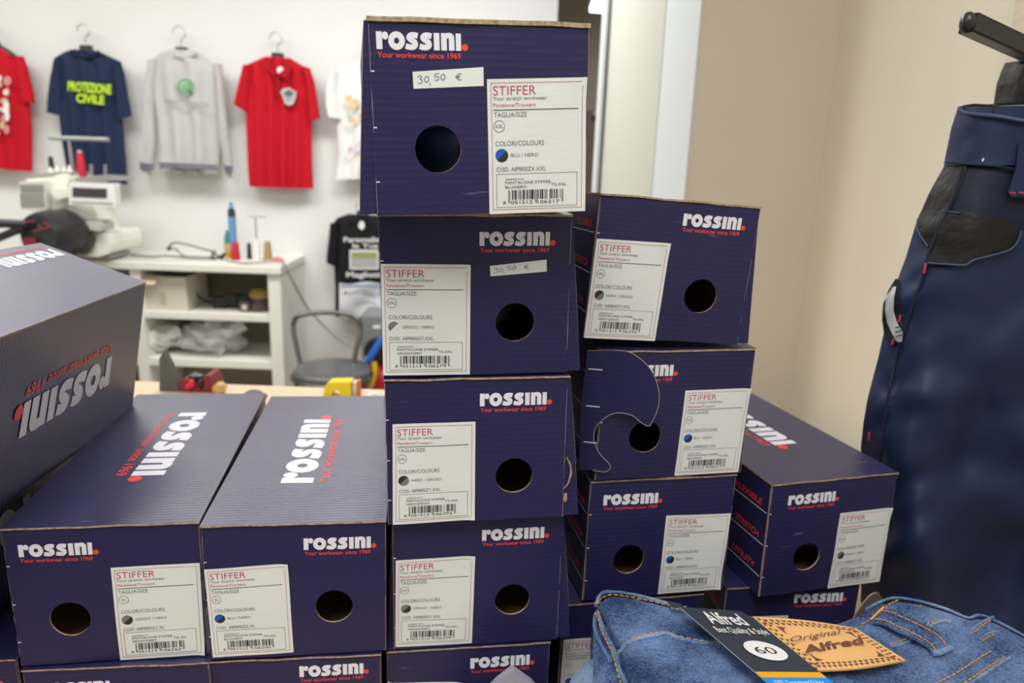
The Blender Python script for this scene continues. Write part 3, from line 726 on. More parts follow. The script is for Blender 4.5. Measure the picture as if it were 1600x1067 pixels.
for (x0, x1, y) in ((219, 239, 254), (351, 363, 258)):
    drape('cuff', [(y-2, x0, x1, 2), (y+18, x0+1, x1-1, 4)], YG-.016, M_GREYJ, t, nx=8, nf=1, puff=.03, fold=.002)
    for d in (3, 8):
        q = MB(); q.tube([W(x0+(x1-x0)*i/4, y+d+2*(i/4-.5), YG-.058) - t.location for i in range(5)], .0075, 6); q.build('cuff_stripe', M_RIB, t)
A = Art(); A.ring(289, 135, 13, 4.2, 0, ry=12.5); A.disc(289, 135, 4.5, 1); A.poly([(296, 140), (303, 146), (299, 147), (295, 144)], 2)
for k in range(7): A.stroke([(289, 135), (289+9*math.cos(k*.9), 135+9*math.sin(k*.9))], 1.3, 1, 1)
o = t.location
wall_print('green_emblem', A, YG-.064, t, [mat('print_green', (.12, .38, .14), .7), mat('print_light_green', (.2, .5, .2), .7), mat('print_dark_green', (.03, .09, .07), .7)], None)
A = Art(); A.text('MARTTENINGH', 257, -163, 9, 0, 326)
A.build('grey_lettering', lambda u, v, n: W(u, -v + (u-257)*.09, YG-.078) - o, [mat('print_soft_grey', (.2, .2, .22), .7)], t)
b = MB(); b.tube([W(x, y, YG-.036) - t.location for x, y in ((268, 80), (276, 87), (288, 90), (300, 87), (306, 82))], .013, 8); b.build('collar', M_GREYJ, t)
hanger('black coat hanger holding the pale sweatshirt', 284, 76, YG, 44, 14)
# red polo shirt
t = thing('polo_shirt', 'red polo shirt with a small silver shield badge on the chest', 'polo shirt', W(435, 95, YG), group='garments hung on the back wall')
drape('body', [(90, 412, 454, 2), (97, 398, 466, 3), (104, 383, 478, 4), (116, 381, 484), (150, 384, 486), (200, 385, 486), (250, 387, 487), (293, 390, 489, 3)], YG, M_RED, t, fold=.020, nf=5, ph=3)
drape('sleeve', [(102, 380, 394, -6), (130, 373, 391), (150, 368, 388), (168, 365, 385, 14)], YG-.014, M_RED, t, nx=8, nf=1, puff=.028)
drape('sleeve', [(106, 472, 484, 8), (130, 480, 491), (160, 482, 496), (188, 484, 500, -6)], YG-.014, M_RED, t, nx=8, nf=1, puff=.028)
b = MB(); L_ = lambda x, y, d: W(x, y, YG-d) - t.location
b.sheet([[L_(413, 92, .05), L_(424, 90, .04)], [L_(412, 103, .06), L_(421, 106, .06)], [L_(428, 118, .07), L_(434, 116, .07)]], (0, .006, 0))
b.sheet([[L_(440, 92, .04), L_(453, 94, .05)], [L_(444, 108, .06), L_(456, 104, .06)], [L_(434, 116, .07), L_(448, 124, .07)]], (0, .006, 0)); b.build('collar', M_RED2, t)
b = MB(); b.box(L_(432.5, 146, .06), L_(437, 117, .052) + Vector((0, .004, 0))); b.build('button_placket', M_RED2, t)
A = Art(); A.disc(438, 109.5, 5.5, 0, n=14)
wall_print('neck_tag', A, YG-.045, t, [M_WHITEJ], None)
A = Art(); A.poly([(438, 144), (441, 139), (452, 137), (463, 144), (462, 152), (458, 163), (451, 165), (445, 162), (442, 152)], 0)
A.poly([(443, 145), (452, 140), (460, 146), (455, 151), (446, 150)], 1).poly([(447, 150), (455, 151), (454, 158), (448, 157)], 2)
wall_print('shield_badge', A, YG-.062, t, [mat('badge_silver', (.5, .45, .45), .5), mat('badge_dark', (.10, .12, .12), .6), mat('badge_blue', (.25, .33, .45), .5)], None)
hanger('black coat hanger holding the red polo shirt', 434, 85, YG, 40, 16)
# white T-shirt half behind the topmost carton
t = thing('t_shirt', 'white T-shirt with a pale coloured print, half behind the topmost carton', 't-shirt', W(580, 100, YG), group='garments hung on the back wall')
drape('body', [(98, 552, 608, 3), (106, 530, 630, 6), (118, 520, 640, 4), (150, 521, 642), (190, 526, 640), (240, 530, 638), (278, 524, 636, -6)], YG, M_WHITEJ, t, fold=.022, nf=4, ph=5, puff=.035)
drape('sleeve', [(112, 514, 530, -8), (140, 508, 528), (165, 509, 530), (184, 512, 533, 4)], YG-.016, M_WHITEJ, t, nx=8, nf=1, puff=.035)
drape('sleeve', [(112, 630, 646, 8), (140, 634, 652), (184, 636, 652, 4)], YG-.016, M_WHITEJ, t, nx=8, nf=1, puff=.035)
A = Art(); rng = random.Random(5)
for k in range(16): A.disc(560+rng.uniform(-20, 22), 172+rng.uniform(-18, 18), rng.uniform(3, 7), rng.choice([0, 0, 1, 2]), n=9)
for k in range(9): A.disc(560+rng.uniform(-16, 20), 226+rng.uniform(-14, 14), rng.uniform(2, 5), rng.choice([3, 4, 5]), n=9)
wall_print('coloured_print', A, YG-.066, t, [mat('wash_orange', (.75, .50, .25), .7), mat('wash_yellow', (.74, .68, .36), .7), mat('wash_green', (.35, .55, .45), .7), mat('wash_violet', (.45, .42, .6), .7), mat('wash_pink', (.75, .35, .5), .7), mat('wash_blue', (.5, .65, .8), .7)], None)
hanger('black coat hanger holding the white T-shirt', 580, 96, YG, 44, 18)
# black T-shirt lower down
t = thing('t_shirt', 'black T-shirt reading Personalizza la Tua Maglietta above the metal chair', 't-shirt', W(567, 345, YG), group='garments hung on the back wall')
drape('body', [(335, 545, 588, 2), (342, 528, 606, 4), (352, 519, 616, 4), (370, 518, 620), (410, 522, 616), (450, 524, 614), (495, 524, 614, 2)], YG, M_BLACKJ, t, fold=.014, ph=4)
drape('sleeve', [(348, 516, 530, -6), (370, 514, 530), (395, 511, 527), (412, 510, 526, 10)], YG-.014, M_BLACKJ, t, nx=8, nf=1, puff=.028)
drape('sleeve', [(348, 604, 618, 6), (370, 606, 622), (412, 610, 628, -8)], YG-.014, M_BLACKJ, t, nx=8, nf=1, puff=.028)
M_TP = mat('tee_print_white', (.7, .7, .7), .6)
A = Art(); A.text('Personalizza', 537, -378, 7.5, 0, 604, bold=.03); A.text('la Tua', 551, -387, 6, 0, 592, bold=.03); A.text('Maglietta', 541, -433, 8, 0, 602, bold=.03)
o = t.location
A.build('white_lettering', lambda u, v, n: W(u, -v, YG-.058) - o, [M_TP], t)
A = Art(); A.rect(546, 390, 592, 421, 0); A.rect(549, 394, 589, 404, 1); A.rect(549, 404, 589, 417, 2); A.poly([(552, 411), (560, 405), (578, 405), (587, 411), (584, 415), (554, 415)], 3)
wall_print('photo_print', A, YG-.054, t, [M_TP, mat('photo_green', (.28, .33, .12), .6), mat('photo_grey', (.4, .4, .4), .6), mat('photo_car_grey', (.12, .12, .13), .6)], None)
A = Art(); A.disc(565, 352, 5, 0, n=10, ry=7); wall_print('neck_tag', A, YG-.05, t, [M_WHITEJ], None)
hanger('black coat hanger holding the black T-shirt', 567, 330, YG, 38, 12, hh=8)

# ------------------------------------------------------------------ shelf unit along the wall
ZD = W(300, 404, YW-.05).z
yd = G(300, 413, ZD).y; ZDb = W(300, 424, yd).z
print('desk', ZD, yd, ZD-ZF, ZDb)
yd = min(yd, 3.60)
t = thing('shelf_unit', 'white open shelf unit under the garments, cluttered along its top', 'shelf', (W(300, 413, yd).x, yd, ZF)); o = t.location.copy()
def lw(p): return Vector(p) - o
xr = W(438, 440, yd).x; xl = -2.95
x_in = W(418, 440, yd).x
z0_ = lambda py: W(320, py, yd).z
b = MB(); b.box(lw((xl, yd-.02, z0_(424))), lw((xr+.01, YW, z0_(412)))); b.build('worktop', M_WMEL, t, bevel=.004)
b = MB(); b.box(lw((x_in, yd, ZF)), lw((xr, YW-.005, z0_(424)))); b.build('side_panel', M_WMEL, t, bevel=.003)
xm = W(222, 470, yd).x
b = MB(); b.box(lw((xm-.05, yd, ZF)), lw((xm, YW-.005, z0_(424)))); b.build('side_panel', M_WMEL, t, bevel=.003)
b = MB(); b.box(lw((xl, yd, ZF)), lw((xl+.05, YW-.005, z0_(424)))); b.build('side_panel', M_WMEL, t, bevel=.003)
M_BACK = mat('shelf_back_board', (.27, .235, .175), .7)  # even brown, darker than the white boards
b = MB(); b.box(lw((xl+.05, YW-.02, ZF)), lw((x_in, YW-.006, z0_(424)))); b.build('back_board', M_BACK, t)
sz = [(490, 501), (563, 575), (645, 657)]
for (a, c) in sz:
    b = MB(); b.box(lw((xl+.05, yd+.01, z0_(c))), lw((x_in, YW-.02, z0_(a)))); b.build('shelf_board', M_WMEL, t, bevel=.003)
zs1, zs2 = z0_(490), z0_(563)
# carton on the upper shelf
M_PALE = mat('pale_carton', (.62, .57, .48), .8)
xa, xb = W(226, 470, yd+.03).x, W(291, 470, yd+.03).x
t = thing('open_carton', 'open pale carton standing on the upper shelf of the white unit', 'box', ((xa+xb)/2, yd+.04, zs1))
wx, hx = (xb-xa)/2, z0_(437) - zs1; f = .004
for nm, A0, A1 in (('side', (-wx, 0, 0), (-wx+f, .26, hx)), ('side', (wx-f, 0, 0), (wx, .26, hx)), ('front', (-wx+f, 0, 0), (wx-f, f, hx)), ('back', (-wx+f, .256, 0), (wx-f, .26, hx)), ('base', (-wx+f, f, 0), (wx-f, .256, f))):
    b = MB(); b.box(A0, A1); b.build(nm, M_PALE, t)
b = MB(); b.hexa([Vector(p) for p in ((-wx, 0, hx), (-wx*.25, 0, hx), (-wx*.3, -.05, hx-.035), (-wx, -.05, hx-.03), (-wx, .004, hx+.004), (-wx*.25, .004, hx+.004), (-wx*.3, -.05, hx-.031), (-wx, -.05, hx-.026))]); b.build('flap', mat('carton_flap_tan', (.6, .5, .36), .8), t)
b = MB(); b.box((-.03, -.002, .03), (.0, .0, .09)); b.build('tape', mat('tape_tan', (.5, .44, .32), .5), t)
# black tangle, small things on that shelf
def blob(name, label, cat, px, py, Y, r, mt, nz=.4, seed=0, parts=3, z=None, group=None):
    c = W(px, py, Y); zz = z if z is not None else c.z
    t = thing(name, label, cat, (c.x, Y, zz), group=group); return t
t = blob('power_adapters', 'black tangle of adapters and leads on the upper shelf of the white unit', 'adapters', 370, 480, yd+.16, 0, None, z=zs1)
for k, (dx, dz) in enumerate(((-.08, .03), (-.02, .045), (.05, .04), (.10, .03))):
    b = MB(); b.box((dx-.035, -.03, max(dz-.03, 0)), (dx+.035, .03, dz+.03)); b.build('adapter', M_HANG, t, bevel=.008)
b = MB(); b.tube(spline([Vector(p) for p in ((-.10, 0, .03), (-.15, .02, .02), (-.19, .0, .05), (-.22, .02, .09), (-.24, .03, .08))], 6), .006, 6); b.build('lead', M_HANG, t)
c = W(382, 484, yd+.06); t = thing('small_frame', 'small dark square frame with a pale middle on the upper shelf', 'frame', (c.x, yd+.06, zs1))
b = MB(); b.box((-.026, 0, 0), (.026, .012, .052)); b.build('frame_body', mat('dark_brown_plastic', (.09, .07, .06), .5), t, bevel=.003)
b = MB(); b.box((-.012, -.002, .014), (.012, 0, .038)); b.build('pale_centre', M_PALE, t)
c = W(407, 480, yd+.12); t = thing('reel', 'dark brown reel with a mustard top at the right end of the upper shelf', 'reel', (c.x, yd+.12, zs1))
b = MB(); b.lathe((0, 0, 0), [(.055, 0), (.06, .02), (.045, .05), (.045, .07)], 16); b.build('reel_core', mat('dark_brown', (.08, .05, .045), .6), t)
b = MB(); b.lathe((0, 0, .07), [(.05, 0), (.055, .015), (.04, .035), (.01, .04)], 16); b.build('mustard_top', mat('mustard', (.35, .25, .06), .6), t)
# clear bags on the lower shelf
M_BAG = mat('clear_plastic_film', (.92, .92, .92), .12, spec=1, trans=.2, alpha=.42, bump=(25, .9, .02))
M_BAG2 = mat('milky_plastic_film', (.8, .79, .74), .3, spec=.7, alpha=.9, bump=(20, .8, .02))
def bag(label, px, py, Y, r, mt, seed, z):
    c = W(px, py, Y); t = thing('plastic_bag', label, 'plastic bag', (c.x, Y, z), group='plastic bags on the lower shelf')
    b = MB(); rows = []
    for i in range(15):
        th = PI*i/14; row = []
        for k in range(28):
            ph_ = 2*PI*k/28; d = Vector((math.sin(th)*math.cos(ph_), math.sin(th)*math.sin(ph_), math.cos(th)))
            f = 1 + .55*noise.noise(d*2.6+Vector((seed, 0, 0))) + .25*noise.noise(d*7+Vector((seed, 3, 0)))
            row.append(Vector((d.x*r[0]*f, d.y*r[1]*f, r[2]*.9 + d.z*r[2]*f)))
        rows.append(row)
    mz = min(p.z for q in rows for p in q)
    for q in rows:
        for p in q: p.z = max(p.z - max(mz, -.02), 0)
    b.grid(rows, 0, True, True); b.build('film', mt, t)
    b = MB(); b.tube(spline([Vector((r[0]*.5, -r[1]*.4, r[2]*1.2)), Vector((r[0]*.8, -r[1]*.5, r[2]*1.7)), Vector((r[0]*1.1, -r[1]*.3, r[2]*2.0))], 4), [.02]*4+[.03]*3+[.035]*2, 10); b.build('gathered_end', mt, t)
bag('milky plastic bag at the left end of the lower shelf', 250, 560, yd+.14, (.115, .10, .06), M_BAG2, 2, zs2)
bag('crumpled clear plastic bag in the middle of the lower shelf', 338, 560, yd+.13, (.15, .11, .085), M_BAG, 5, zs2)

# things along the top of the unit
def cone_spool(label, px, pyb, pyt, w, mt, Y=3.80, col2=None, name='thread_spool', shape='cone'):
    c = W(px, pyb, Y); k = Y/FPX; h = (pyb-pyt)*k; r = w*k/2
    t = thing(name, label, 'thread spool' if name == 'thread_spool' else 'bottle', (c.x, Y, ZD), group='thread spools on the white unit' if name == 'thread_spool' else None)
    h += c.z - ZD
    b = MB()
    if shape == 'cone': b.lathe((0, 0, .01), [(r, 0), (r*1.02, h*.1), (r*.75, h*.85), (r*.5, h*.93)], 18)
    else: b.lathe((0, 0, .01), [(r, 0), (r, h*.72), (r*.8, h*.82), (r*.45, h*.9), (r*.45, h*.98)], 18)
    b.build('thread' if name == 'thread_spool' else 'bottle_body', mt, t)
    b = MB(); b.lathe((0, 0, 0), [(r*1.1, 0), (r*1.1, .01), (r*.9, .011)], 18); b.build('base_disc', col2 or M_HANG, t); return t
MS = lambda n, c, r=.6: mat(n, c, r)
teal = MS('thread_teal', (.06, .30, .24)); orange = MS('thread_orange', (.72, .36, .02)); redt = MS('thread_red', (.5, .01, .03)); dk = MS('thread_black', (.012, .02, .028))
sky = MS('thread_blue', (.12, .30, .52)); wht = MS('thread_white', (.78, .78, .75)); tan = MS('thread_tan', (.36, .25, .11)); pink = MS('foam_pink', (.72, .14, .18)); blu = MS('plastic_blue', (.18, .30, .58))
t = cone_spool('tall blue and black bottle standing among the thread spools', 366, 404, 318, 12, sky, 3.86, name='slim_bottle', shape='b')
k = 3.86/FPX; b = MB(); b.lathe((0, 0, (404-346)*k), [(5.6*k, 0), (5.8*k, .03), (5.6*k, 24*k), (2.5*k, 28*k)], 16); b.build('black_cap', dk, t)
cone_spool('teal spool standing behind the orange one', 357, 403, 362, 10, teal, 3.88, shape='b')
cone_spool('small orange spool left of the red one', 357.5, 405, 382, 9, orange, 3.80)
cone_spool('red thread cone in front of the blue bottle', 369, 406, 378, 14, redt, 3.76)
cone_spool('small dark thread cone right of the red one', 390, 402, 380, 8, dk, 3.80)
cone_spool('white thread cone under the tee-shaped stand', 402, 408, 374, 11, wht, 3.78)
cone_spool('tan thread cone between the white and the pink', 419, 408, 377, 14, tan, 3.78)
c = W(433, 401, 3.74); t = thing('pin_cushion', 'pink foam cushion on a small dark foot at the right end of the unit', 'cushion', (c.x, 3.74, ZD))
b = MB(); b.ball((0, 0, .034), (.035, .03, .024), 0, 16, 10); b.build('foam', pink, t); b = MB(); b.lathe((0, 0, 0), [(.025, 0), (.022, .015)], 14); b.build('foot', M_HANG, t)
c = W(393, 408, 3.70); t = thing('round_dish', 'shallow blue dish in front of the small dark spool', 'dish', (c.x, 3.70, ZD))
b = MB(); b.lathe((0, 0, 0), [(.03, 0), (.042, .008), (.044, .022), (.038, .022), (.034, .01)], 20); b.build('dish_body', blu, t); b = MB(); b.lathe((0, 0, .01), [(.014, 0), (.012, .022)], 10); b.build('centre_knob', blu, t)
c = W(403, 404, 3.84); t = thing('thread_stand', 'thin tee-shaped wire stand rising behind the white thread cone', 'stand', (c.x, 3.84, ZD)); k = 3.84/FPX
b = MB(); b.tube([(0, 0, 0), (-.003, 0, 75*k)], .004, 8); b.build('rod', M_WIRE, t); b = MB(); b.tube([(-13*k, 0, 76*k), (16*k, 0, 74*k)], .005, 8); b.build('cross_bar', M_WIRE, t)
b = MB(); b.lathe((0, 0, 0), [(.03, 0), (.03, .006)], 16); b.build('foot', M_HANG, t)
# lamp arm / wire frame lying on the unit, cable tangle
M_GREYM = mat('grey_metal', (.25, .25, .25), .4, .8)
o = G(300, 404, ZD+.01)
t = thing('wire_frame', 'bent grey wire frame lying on top of the white unit', 'wire frame', (o.x, 3.78, ZD)); o = t.location.copy()
b = MB(); b.tube(spline([W(x, y, 3.78) - o for x, y in ((264, 388), (267, 382), (276, 379), (300, 384), (325, 391), (337, 393))], 5), .0055, 8); b.build('upper_wire', M_GREYM, t)
b = MB(); b.tube(spline([W(x, y, 3.78) - o for x, y in ((266, 387), (276, 390), (284, 398), (296, 401), (330, 402))], 5), .0055, 8); b.build('lower_wire', M_GREYM, t)
b = MB(); b.ball(W(264, 388, 3.78) - o, .012, 0, 10, 6); b.build('end_knob', M_HANG, t)
b = MB(); b.lathe(W(277, 402, 3.78) - o + Vector((0, 0, -.012)), [(.02, 0), (.02, .035)], 10); b.build('white_block', M_WMEL, t)
c = W(337, 402, 3.75); t = thing('cable_coil', 'small dark coil of cable left of the orange spool', 'cable', (c.x, 3.75, ZD))
for j in range(3):
    b = MB(); b.tube([Vector((.032*math.cos(a)+.008*j, .02*math.sin(a), .02+.016*j+.012*math.sin(2*a+j))) for a in [2*PI*q/14 for q in range(15)]], .005, 6); b.build('loop', M_HANG, t)
t = tag(None or (lambda b: b.build('extension_cord', mat('cord_grey', (.25, .25, .23), .6)))((lambda b: (b.tube(spline([W(205, 398, 3.7), W(235, 401, 3.66), W(262, 400, 3.66), W(300, 403, 3.7), W(335, 403, 3.74)], 5), .006, 8), b)[1])(MB())), 'dark cord lying along the back of the white unit', 'cord')
bb = MB(); bb.tube(spline([W(352, 406, 3.72), W(380, 411, 3.62), W(425, 408, 3.62), W(440, 408, 3.60), W(458, 440, 3.66), W(480, 480, 3.8), W(505, 508, 3.88), W(530, 530, 3.9), W(548, 539, 3.9)], 6), .006, 8)
tag(bb.build('hanging_cable', mat('cable_grey', (.38, .37, .35), .6)), 'grey cable running off the white unit down the wall behind the chair', 'cable')

# ------------------------------------------------------------------ embroidery machine
YM = 3.62
M_MACH = mat('machine_cream', (.86, .85, .77), .4); M_MACHG = mat('machine_grey', (.30, .29, .27), .5)
c = W(130, 404, YM); t = thing('embroidery_machine', 'cream embroidery machine with a screen panel on the white unit', 'sewing machine', (c.x, YM, ZD)); o = t.location.copy()
km = YM/FPX
def Q(px, py, d=0): return W(px, py, YM) - o + Vector((0, d, 0))
def prism(name, pts, d0, d1, mt, parent=t, bev=.008):
    b = MB(); n = len(pts); F_ = [Q(x, y, d0) for x, y in pts]; B_ = [Q(x, y, d1) for x, y in pts]
    b.add(F_, [tuple(reversed(range(n)))]); b.add(B_, [tuple(range(n))]); b.grid([F_, B_], 0, False, True)
    return b.build(name, mt, parent, bevel=bev)
prism('base', [(126, 366), (160, 360), (186, 360), (190, 378), (188, 392), (170, 397), (128, 396), (120, 385)], -.10, .20, M_MACH, bev=.02)
prism('foot', [(145, 395), (182, 396), (180, 404), (148, 404)], -.06, .14, M_MACHG)
prism('foot', [(95, 392), (122, 394), (120, 404), (98, 404)], -.06, .14, M_MACHG)
prism('column', [(112, 312), (146, 310), (158, 345), (162, 366), (118, 368), (104, 352)], -.02, .16, M_MACH, bev=.02)
prism('cylinder_arm', [(108, 341), (176, 342), (182, 347), (181, 357), (150, 352), (112, 352)], -.14, -.02, mat('machine_mid_grey', (.5, .5, .46), .4), bev=.006)  # mid grey band, darker than the cream body
prism('arm', [(58, 279), (96, 276), (112, 270), (120, 272), (122, 282), (112, 300), (116, 320), (104, 330), (60, 326), (57, 300)], -.08, .14, M_MACH, bev=.012)
nc = prism('needle_case', [(57, 282), (95, 280), (98, 326), (60, 324)], -.13, -.08, mat('needle_case_grey', (.68, .66, .59), .5))
for k in range(7):
    b = MB(); x = 61 + 5.2*k; b.tube([Q(x, 286, -.132), Q(x+1.5, 296, -.134)], .006, 6); b.build('tension_disc', M_MACHG, nc)
    b = MB(); b.box(Q(x, 320, -.133), Q(x+1.4, 300, -.129)); b.build('slot', M_MACHG, nc)
prism('thread_tray', [(62, 272), (96, 268), (118, 269), (120, 274), (98, 277), (60, 280)], -.05, .12, M_MACHG, bev=.003)
for x, h in ((74, 8), (84, 9), (95, 8), (104, 10)):
    b = MB(); p = Q(x, 272, .03); b.lathe(p, [(5*km, 0), (4.6*km, .01), (1.2*km, h*1.3*km)], 12); b.build('cone_holder', M_WMEL, t)
p = Q(73, 264, .04); b = MB(); b.lathe(p, [(4.2*km, 0), (3.6*km, 14*km), (2*km, 19*km)], 14); b.build('black_spool', dk, t)
p = Q(121, 276, .04); b = MB(); b.lathe(p, [(7*km, 0), (7*km, 8*km), (4.6*km, 34*km), (3*km, 37*km)], 16); s_ = b.build('red_spool', redt, t)
b = MB(); b.lathe(p + Vector((0, 0, 36*km)), [(3.4*km, 0), (3*km, 3*km)], 12); b.build('spool_tip', M_PALE, s_)
b = MB(); b.tube([Q(105, 268, .05), Q(98, 219, .05)], [.011, .006], 8); b.build('guide_pole', M_WIRE, t)
b = MB(); b.tube([Q(66, 215, .05), Q(110, 216, .05), Q(161, 218, .05)], .011, 8); b.build('guide_bar', mat('guide_grey', (.42, .42, .42), .35, .6), t)
for x in (139, 161):
    b = MB(); b.tube([Q(x, 284, .02), Q(x, 257, .02)], .008, 8); b.build('spool_pin', M_WIRE, t)
prism('tray_cover', [(120, 278), (150, 274), (176, 276), (190, 282), (130, 284)], -.02, .14, M_MACHG, bev=.004)
prism('motor_cover', [(103, 296), (128, 290), (134, 304), (112, 310)], -.12, .0, M_MACH)
sc = prism('screen_panel', [(139, 283), (206, 285), (208, 319), (138, 316)], -.16, -.11, mat('panel_white', (.80, .80, .77), .35), bev=.006)
prism('display', [(144, 290), (195, 292), (195, 306), (144, 304)], -.163, -.16, mat('display_dark', (.06, .05, .06), .25), sc, 0)
prism('button_row', [(143, 310), (204, 312), (204, 315), (143, 313)], -.163, -.16, mat('button_grey', (.45, .45, .43), .5), sc, 0)
b = MB(); b.tube([Q(136, 300, -.1), Q(118, 296, -.08)], .012, 8); b.build('panel_arm', M_MACH, t)
b = MB(); b.tube(spline([Q(150, 352, -.1), Q(160, 362, -.12), Q(172, 360, -.12), Q(180, 350, -.1)], 4), .007, 8); b.build('hoop_bracket', M_MACHG, t)
# round black press head in front of it
YB = 3.35
t = thing('heat_press', 'round black machine head with red markings and two black arms, left edge', 'machine', W(72, 404, YB)); o = t.location.copy(); t.location.z = ZF; o = t.location.copy()
QB = lambda px, py, d=0: W(px, py, YB) - o + Vector((0, d, 0))
M_BLK = mat('press_black', (.022, .022, .024), .35)
kb = YB/FPX; b = MB(); b.lathe(QB(68, 368), [(34*kb, -.03), (37*kb, 0), (39*kb, .05), (39*kb, .12), (34*kb, .16)], 32, ax=(.25, 1, 0)); b.build('round_head', M_BLK, t)
b = MB(); b.ball(QB(100, 375, .14), (.055, .08, .085), 0, 18, 12); b.build('side_knob', M_BLK, t)
A = Art()
for p in (((52, 345), (66, 343)), ((70, 349), (76, 356)), ((62, 360), (90, 352)), ((78, 346), (90, 350))): A.stroke(p, 2, 0, 1)
A.rect(48, 370, 66, 382, 1)
A.build('red_marking', lambda u, v, n: QB(u, v, -.05), [mat('mark_rose', (.30, .06, .08), .5), mat('mark_red', (.25, .01, .03), .5)], t)
b = MB(); b.tube([QB(-40, 352, -.06), QB(8, 347, -.06), QB(52, 349, -.04)], [.02, .02, .017], 8); b.build('upper_arm', M_BLK, t)
b = MB(); b.tube([QB(-40, 381, -.06), QB(0, 374, -.06), QB(46, 354, -.04)], .018, 8); b.build('lower_arm', M_BLK, t)
b = MB(); b.box(QB(60, 404) * Vector((1, 1, 0)).x if False else Vector((-.05, .02, 0)), Vector((.05, .10, QB(68, 400).z))); b.build('stand_column', M_BLK, t, bevel=.01)
b = MB(); b.box((-.2, -.1, 0), (.2, .2, .04)); b.build('stand_foot', M_BLK, t, bevel=.01)

# ------------------------------------------------------------------ chair, compressor and hoses
M_CHR = mat('dark_chrome', (.16, .16, .155), .22, .9); M_SEAT = mat('grey_vinyl', (.10, .10, .105), .28, spec=.7)
zsq = ZF + .47; c = G(519, 574, zsq)
t = thing('metal_chair', 'round-seated metal chair with a bent tube back in front of the black T-shirt', 'chair', (c.x, c.y, ZF)); print('chair', c)
kc = c.y*.97/FPX; rs = 64*kc
b = MB(); b.lathe((0, 0, .47), [(rs*.97, -.045), (rs, -.03), (rs, -.012), (rs*.94, 0), (rs*.7, .006), (.02, .008)], 40); b.build('seat', M_SEAT, t)
b = MB(); b.tube([Vector((rs*1.02*math.cos(2*PI*k/40), rs*1.02*math.sin(2*PI*k/40), .43)) for k in range(41)], .011, 8); b.build('seat_ring', M_CHR, t)
bk = [Vector((W(x, y, c.y+d).x - c.x, d, W(x, y, c.y+d).z - ZF)) for x, y, d in ((471, 574, .06), (464, 545, .10), (458, 512, .14), (463, 496, .15), (480, 490, .16), (512, 488, .17), (543, 491, .16), (559, 499, .15), (563, 515, .14), (557, 545, .10), (552, 570, .06))]
b = MB(); b.tube(spline(bk, 5), .012, 10); b.build('back_tube', M_CHR, t)
for sx in (-1, 1):
    for sy in (-1, 1):
        b = MB(); b.tube([(sx*rs*.75, sy*rs*.7, .43), (sx*rs*.95, sy*rs*.9, 0)], .011, 8); b.build('leg', M_CHR, t)
YC = 3.60
c = W(585, 560, YC); t = thing('compressor', 'grey and red compressor standing behind the metal chair', 'compressor', (c.x, YC, ZF)); o = t.location.copy()
QC = lambda px, py, d=0: W(px, py, YC) - o + Vector((0, d, 0))
b = MB(); b.box(QC(561, 572, .05), QC(622, 496, .25)); b.build('housing', mat('grey_casing', (.22, .23, .24), .5), t, bevel=.015)
A = Art(); A.rect(580, 511, 592, 517, 0); A.build('white_plate', lambda u, v, n: QC(u, v, .047), [M_WHITEJ], t)
b = MB(); b.lathe(QC(589, 550, .02), [(21*YC/FPX, -.02), (22*YC/FPX, 0), (21*YC/FPX, .03)], 28, ax=(0, 1, 0)); b.build('flywheel', M_BLK, t)
b = MB(); b.lathe(QC(589, 548, -.02), [(4*YC/FPX, -.01), (4*YC/FPX, .02)], 14, ax=(0, 1, 0)); b.build('red_hub', redt, t)
b = MB(); p0, p1 = QC(556, 600, .05), QC(650, 600, .05); b.lathe(p0, [(.02, -.02), (.09, 0), (.11, .04), (.11, (p1-p0).x-.04), (.09, (p1-p0).x)], 24, ax=(1, 0, 0)); b.build('red_tank', mat('tank_red', (.40, .012, .01), .4), t)
for x in (.0, .16):
    b = MB(); b.box((x-.02, .0, 0), (x+.02, .1, QC(0, 600).z-.08)); b.build('tank_foot', M_BLK, t)
b = MB(); b.tube([QC(577, 562, -.04), QC(585, 549, -.05), QC(602, 522, -.04)], .018, 10); b.build('blue_hose', mat('hose_blue', (.02, .16, .62), .4), t)
b = MB(); b.tube([QC(566, 572, -.03), QC(578, 556, -.03)], .014, 8); b.build('brass_valve', mat('pale_brass', (.5, .45, .33), .4, .4), t)
b = MB(); b.tube(spline([QC(588, 560, -.06), QC(590, 575, -.07), QC(586, 592, -.08), (QC(580, 606, -.08)), QC(572, 640, -.06)], 5), .014, 10); b.build('yellow_hose', mat('hose_yellow', (.72, .42, .01), .4), t)
# bag hung over the compressor below the black T-shirt
t = thing('paper_sheet', 'white printed sheet pinned over the lower half of the black T-shirt', 'sheet', W(570, 470, YG-.08)); o = t.location.copy()
b = MB(); b.sheet([[W(530+76*i/8, 442+53*j/6 + 2*math.sin(i), YG-.085+.01*math.sin(i*.9+j)) - o for i in range(9)] for j in range(7)][::-1], (0, .004, 0)); b.build('paper', mat('sheet_white', (.66, .67, .70), .6), t)
A = Art(); A.rect(534, 445, 604, 449, 1); A.stroke([(545, 462), (560, 458), (585, 462)], 1.2, 0); A.stroke([(555, 476), (575, 472), (590, 477)], 1.4, 0); A.disc(540, 458, 2.5, 2, n=8)
A.build('sheet_print', lambda u, v, n: W(u, v, YG-.11) - o, [M_INKLG, mat('strip_blue', (.25, .3, .5), .6), redt], t)

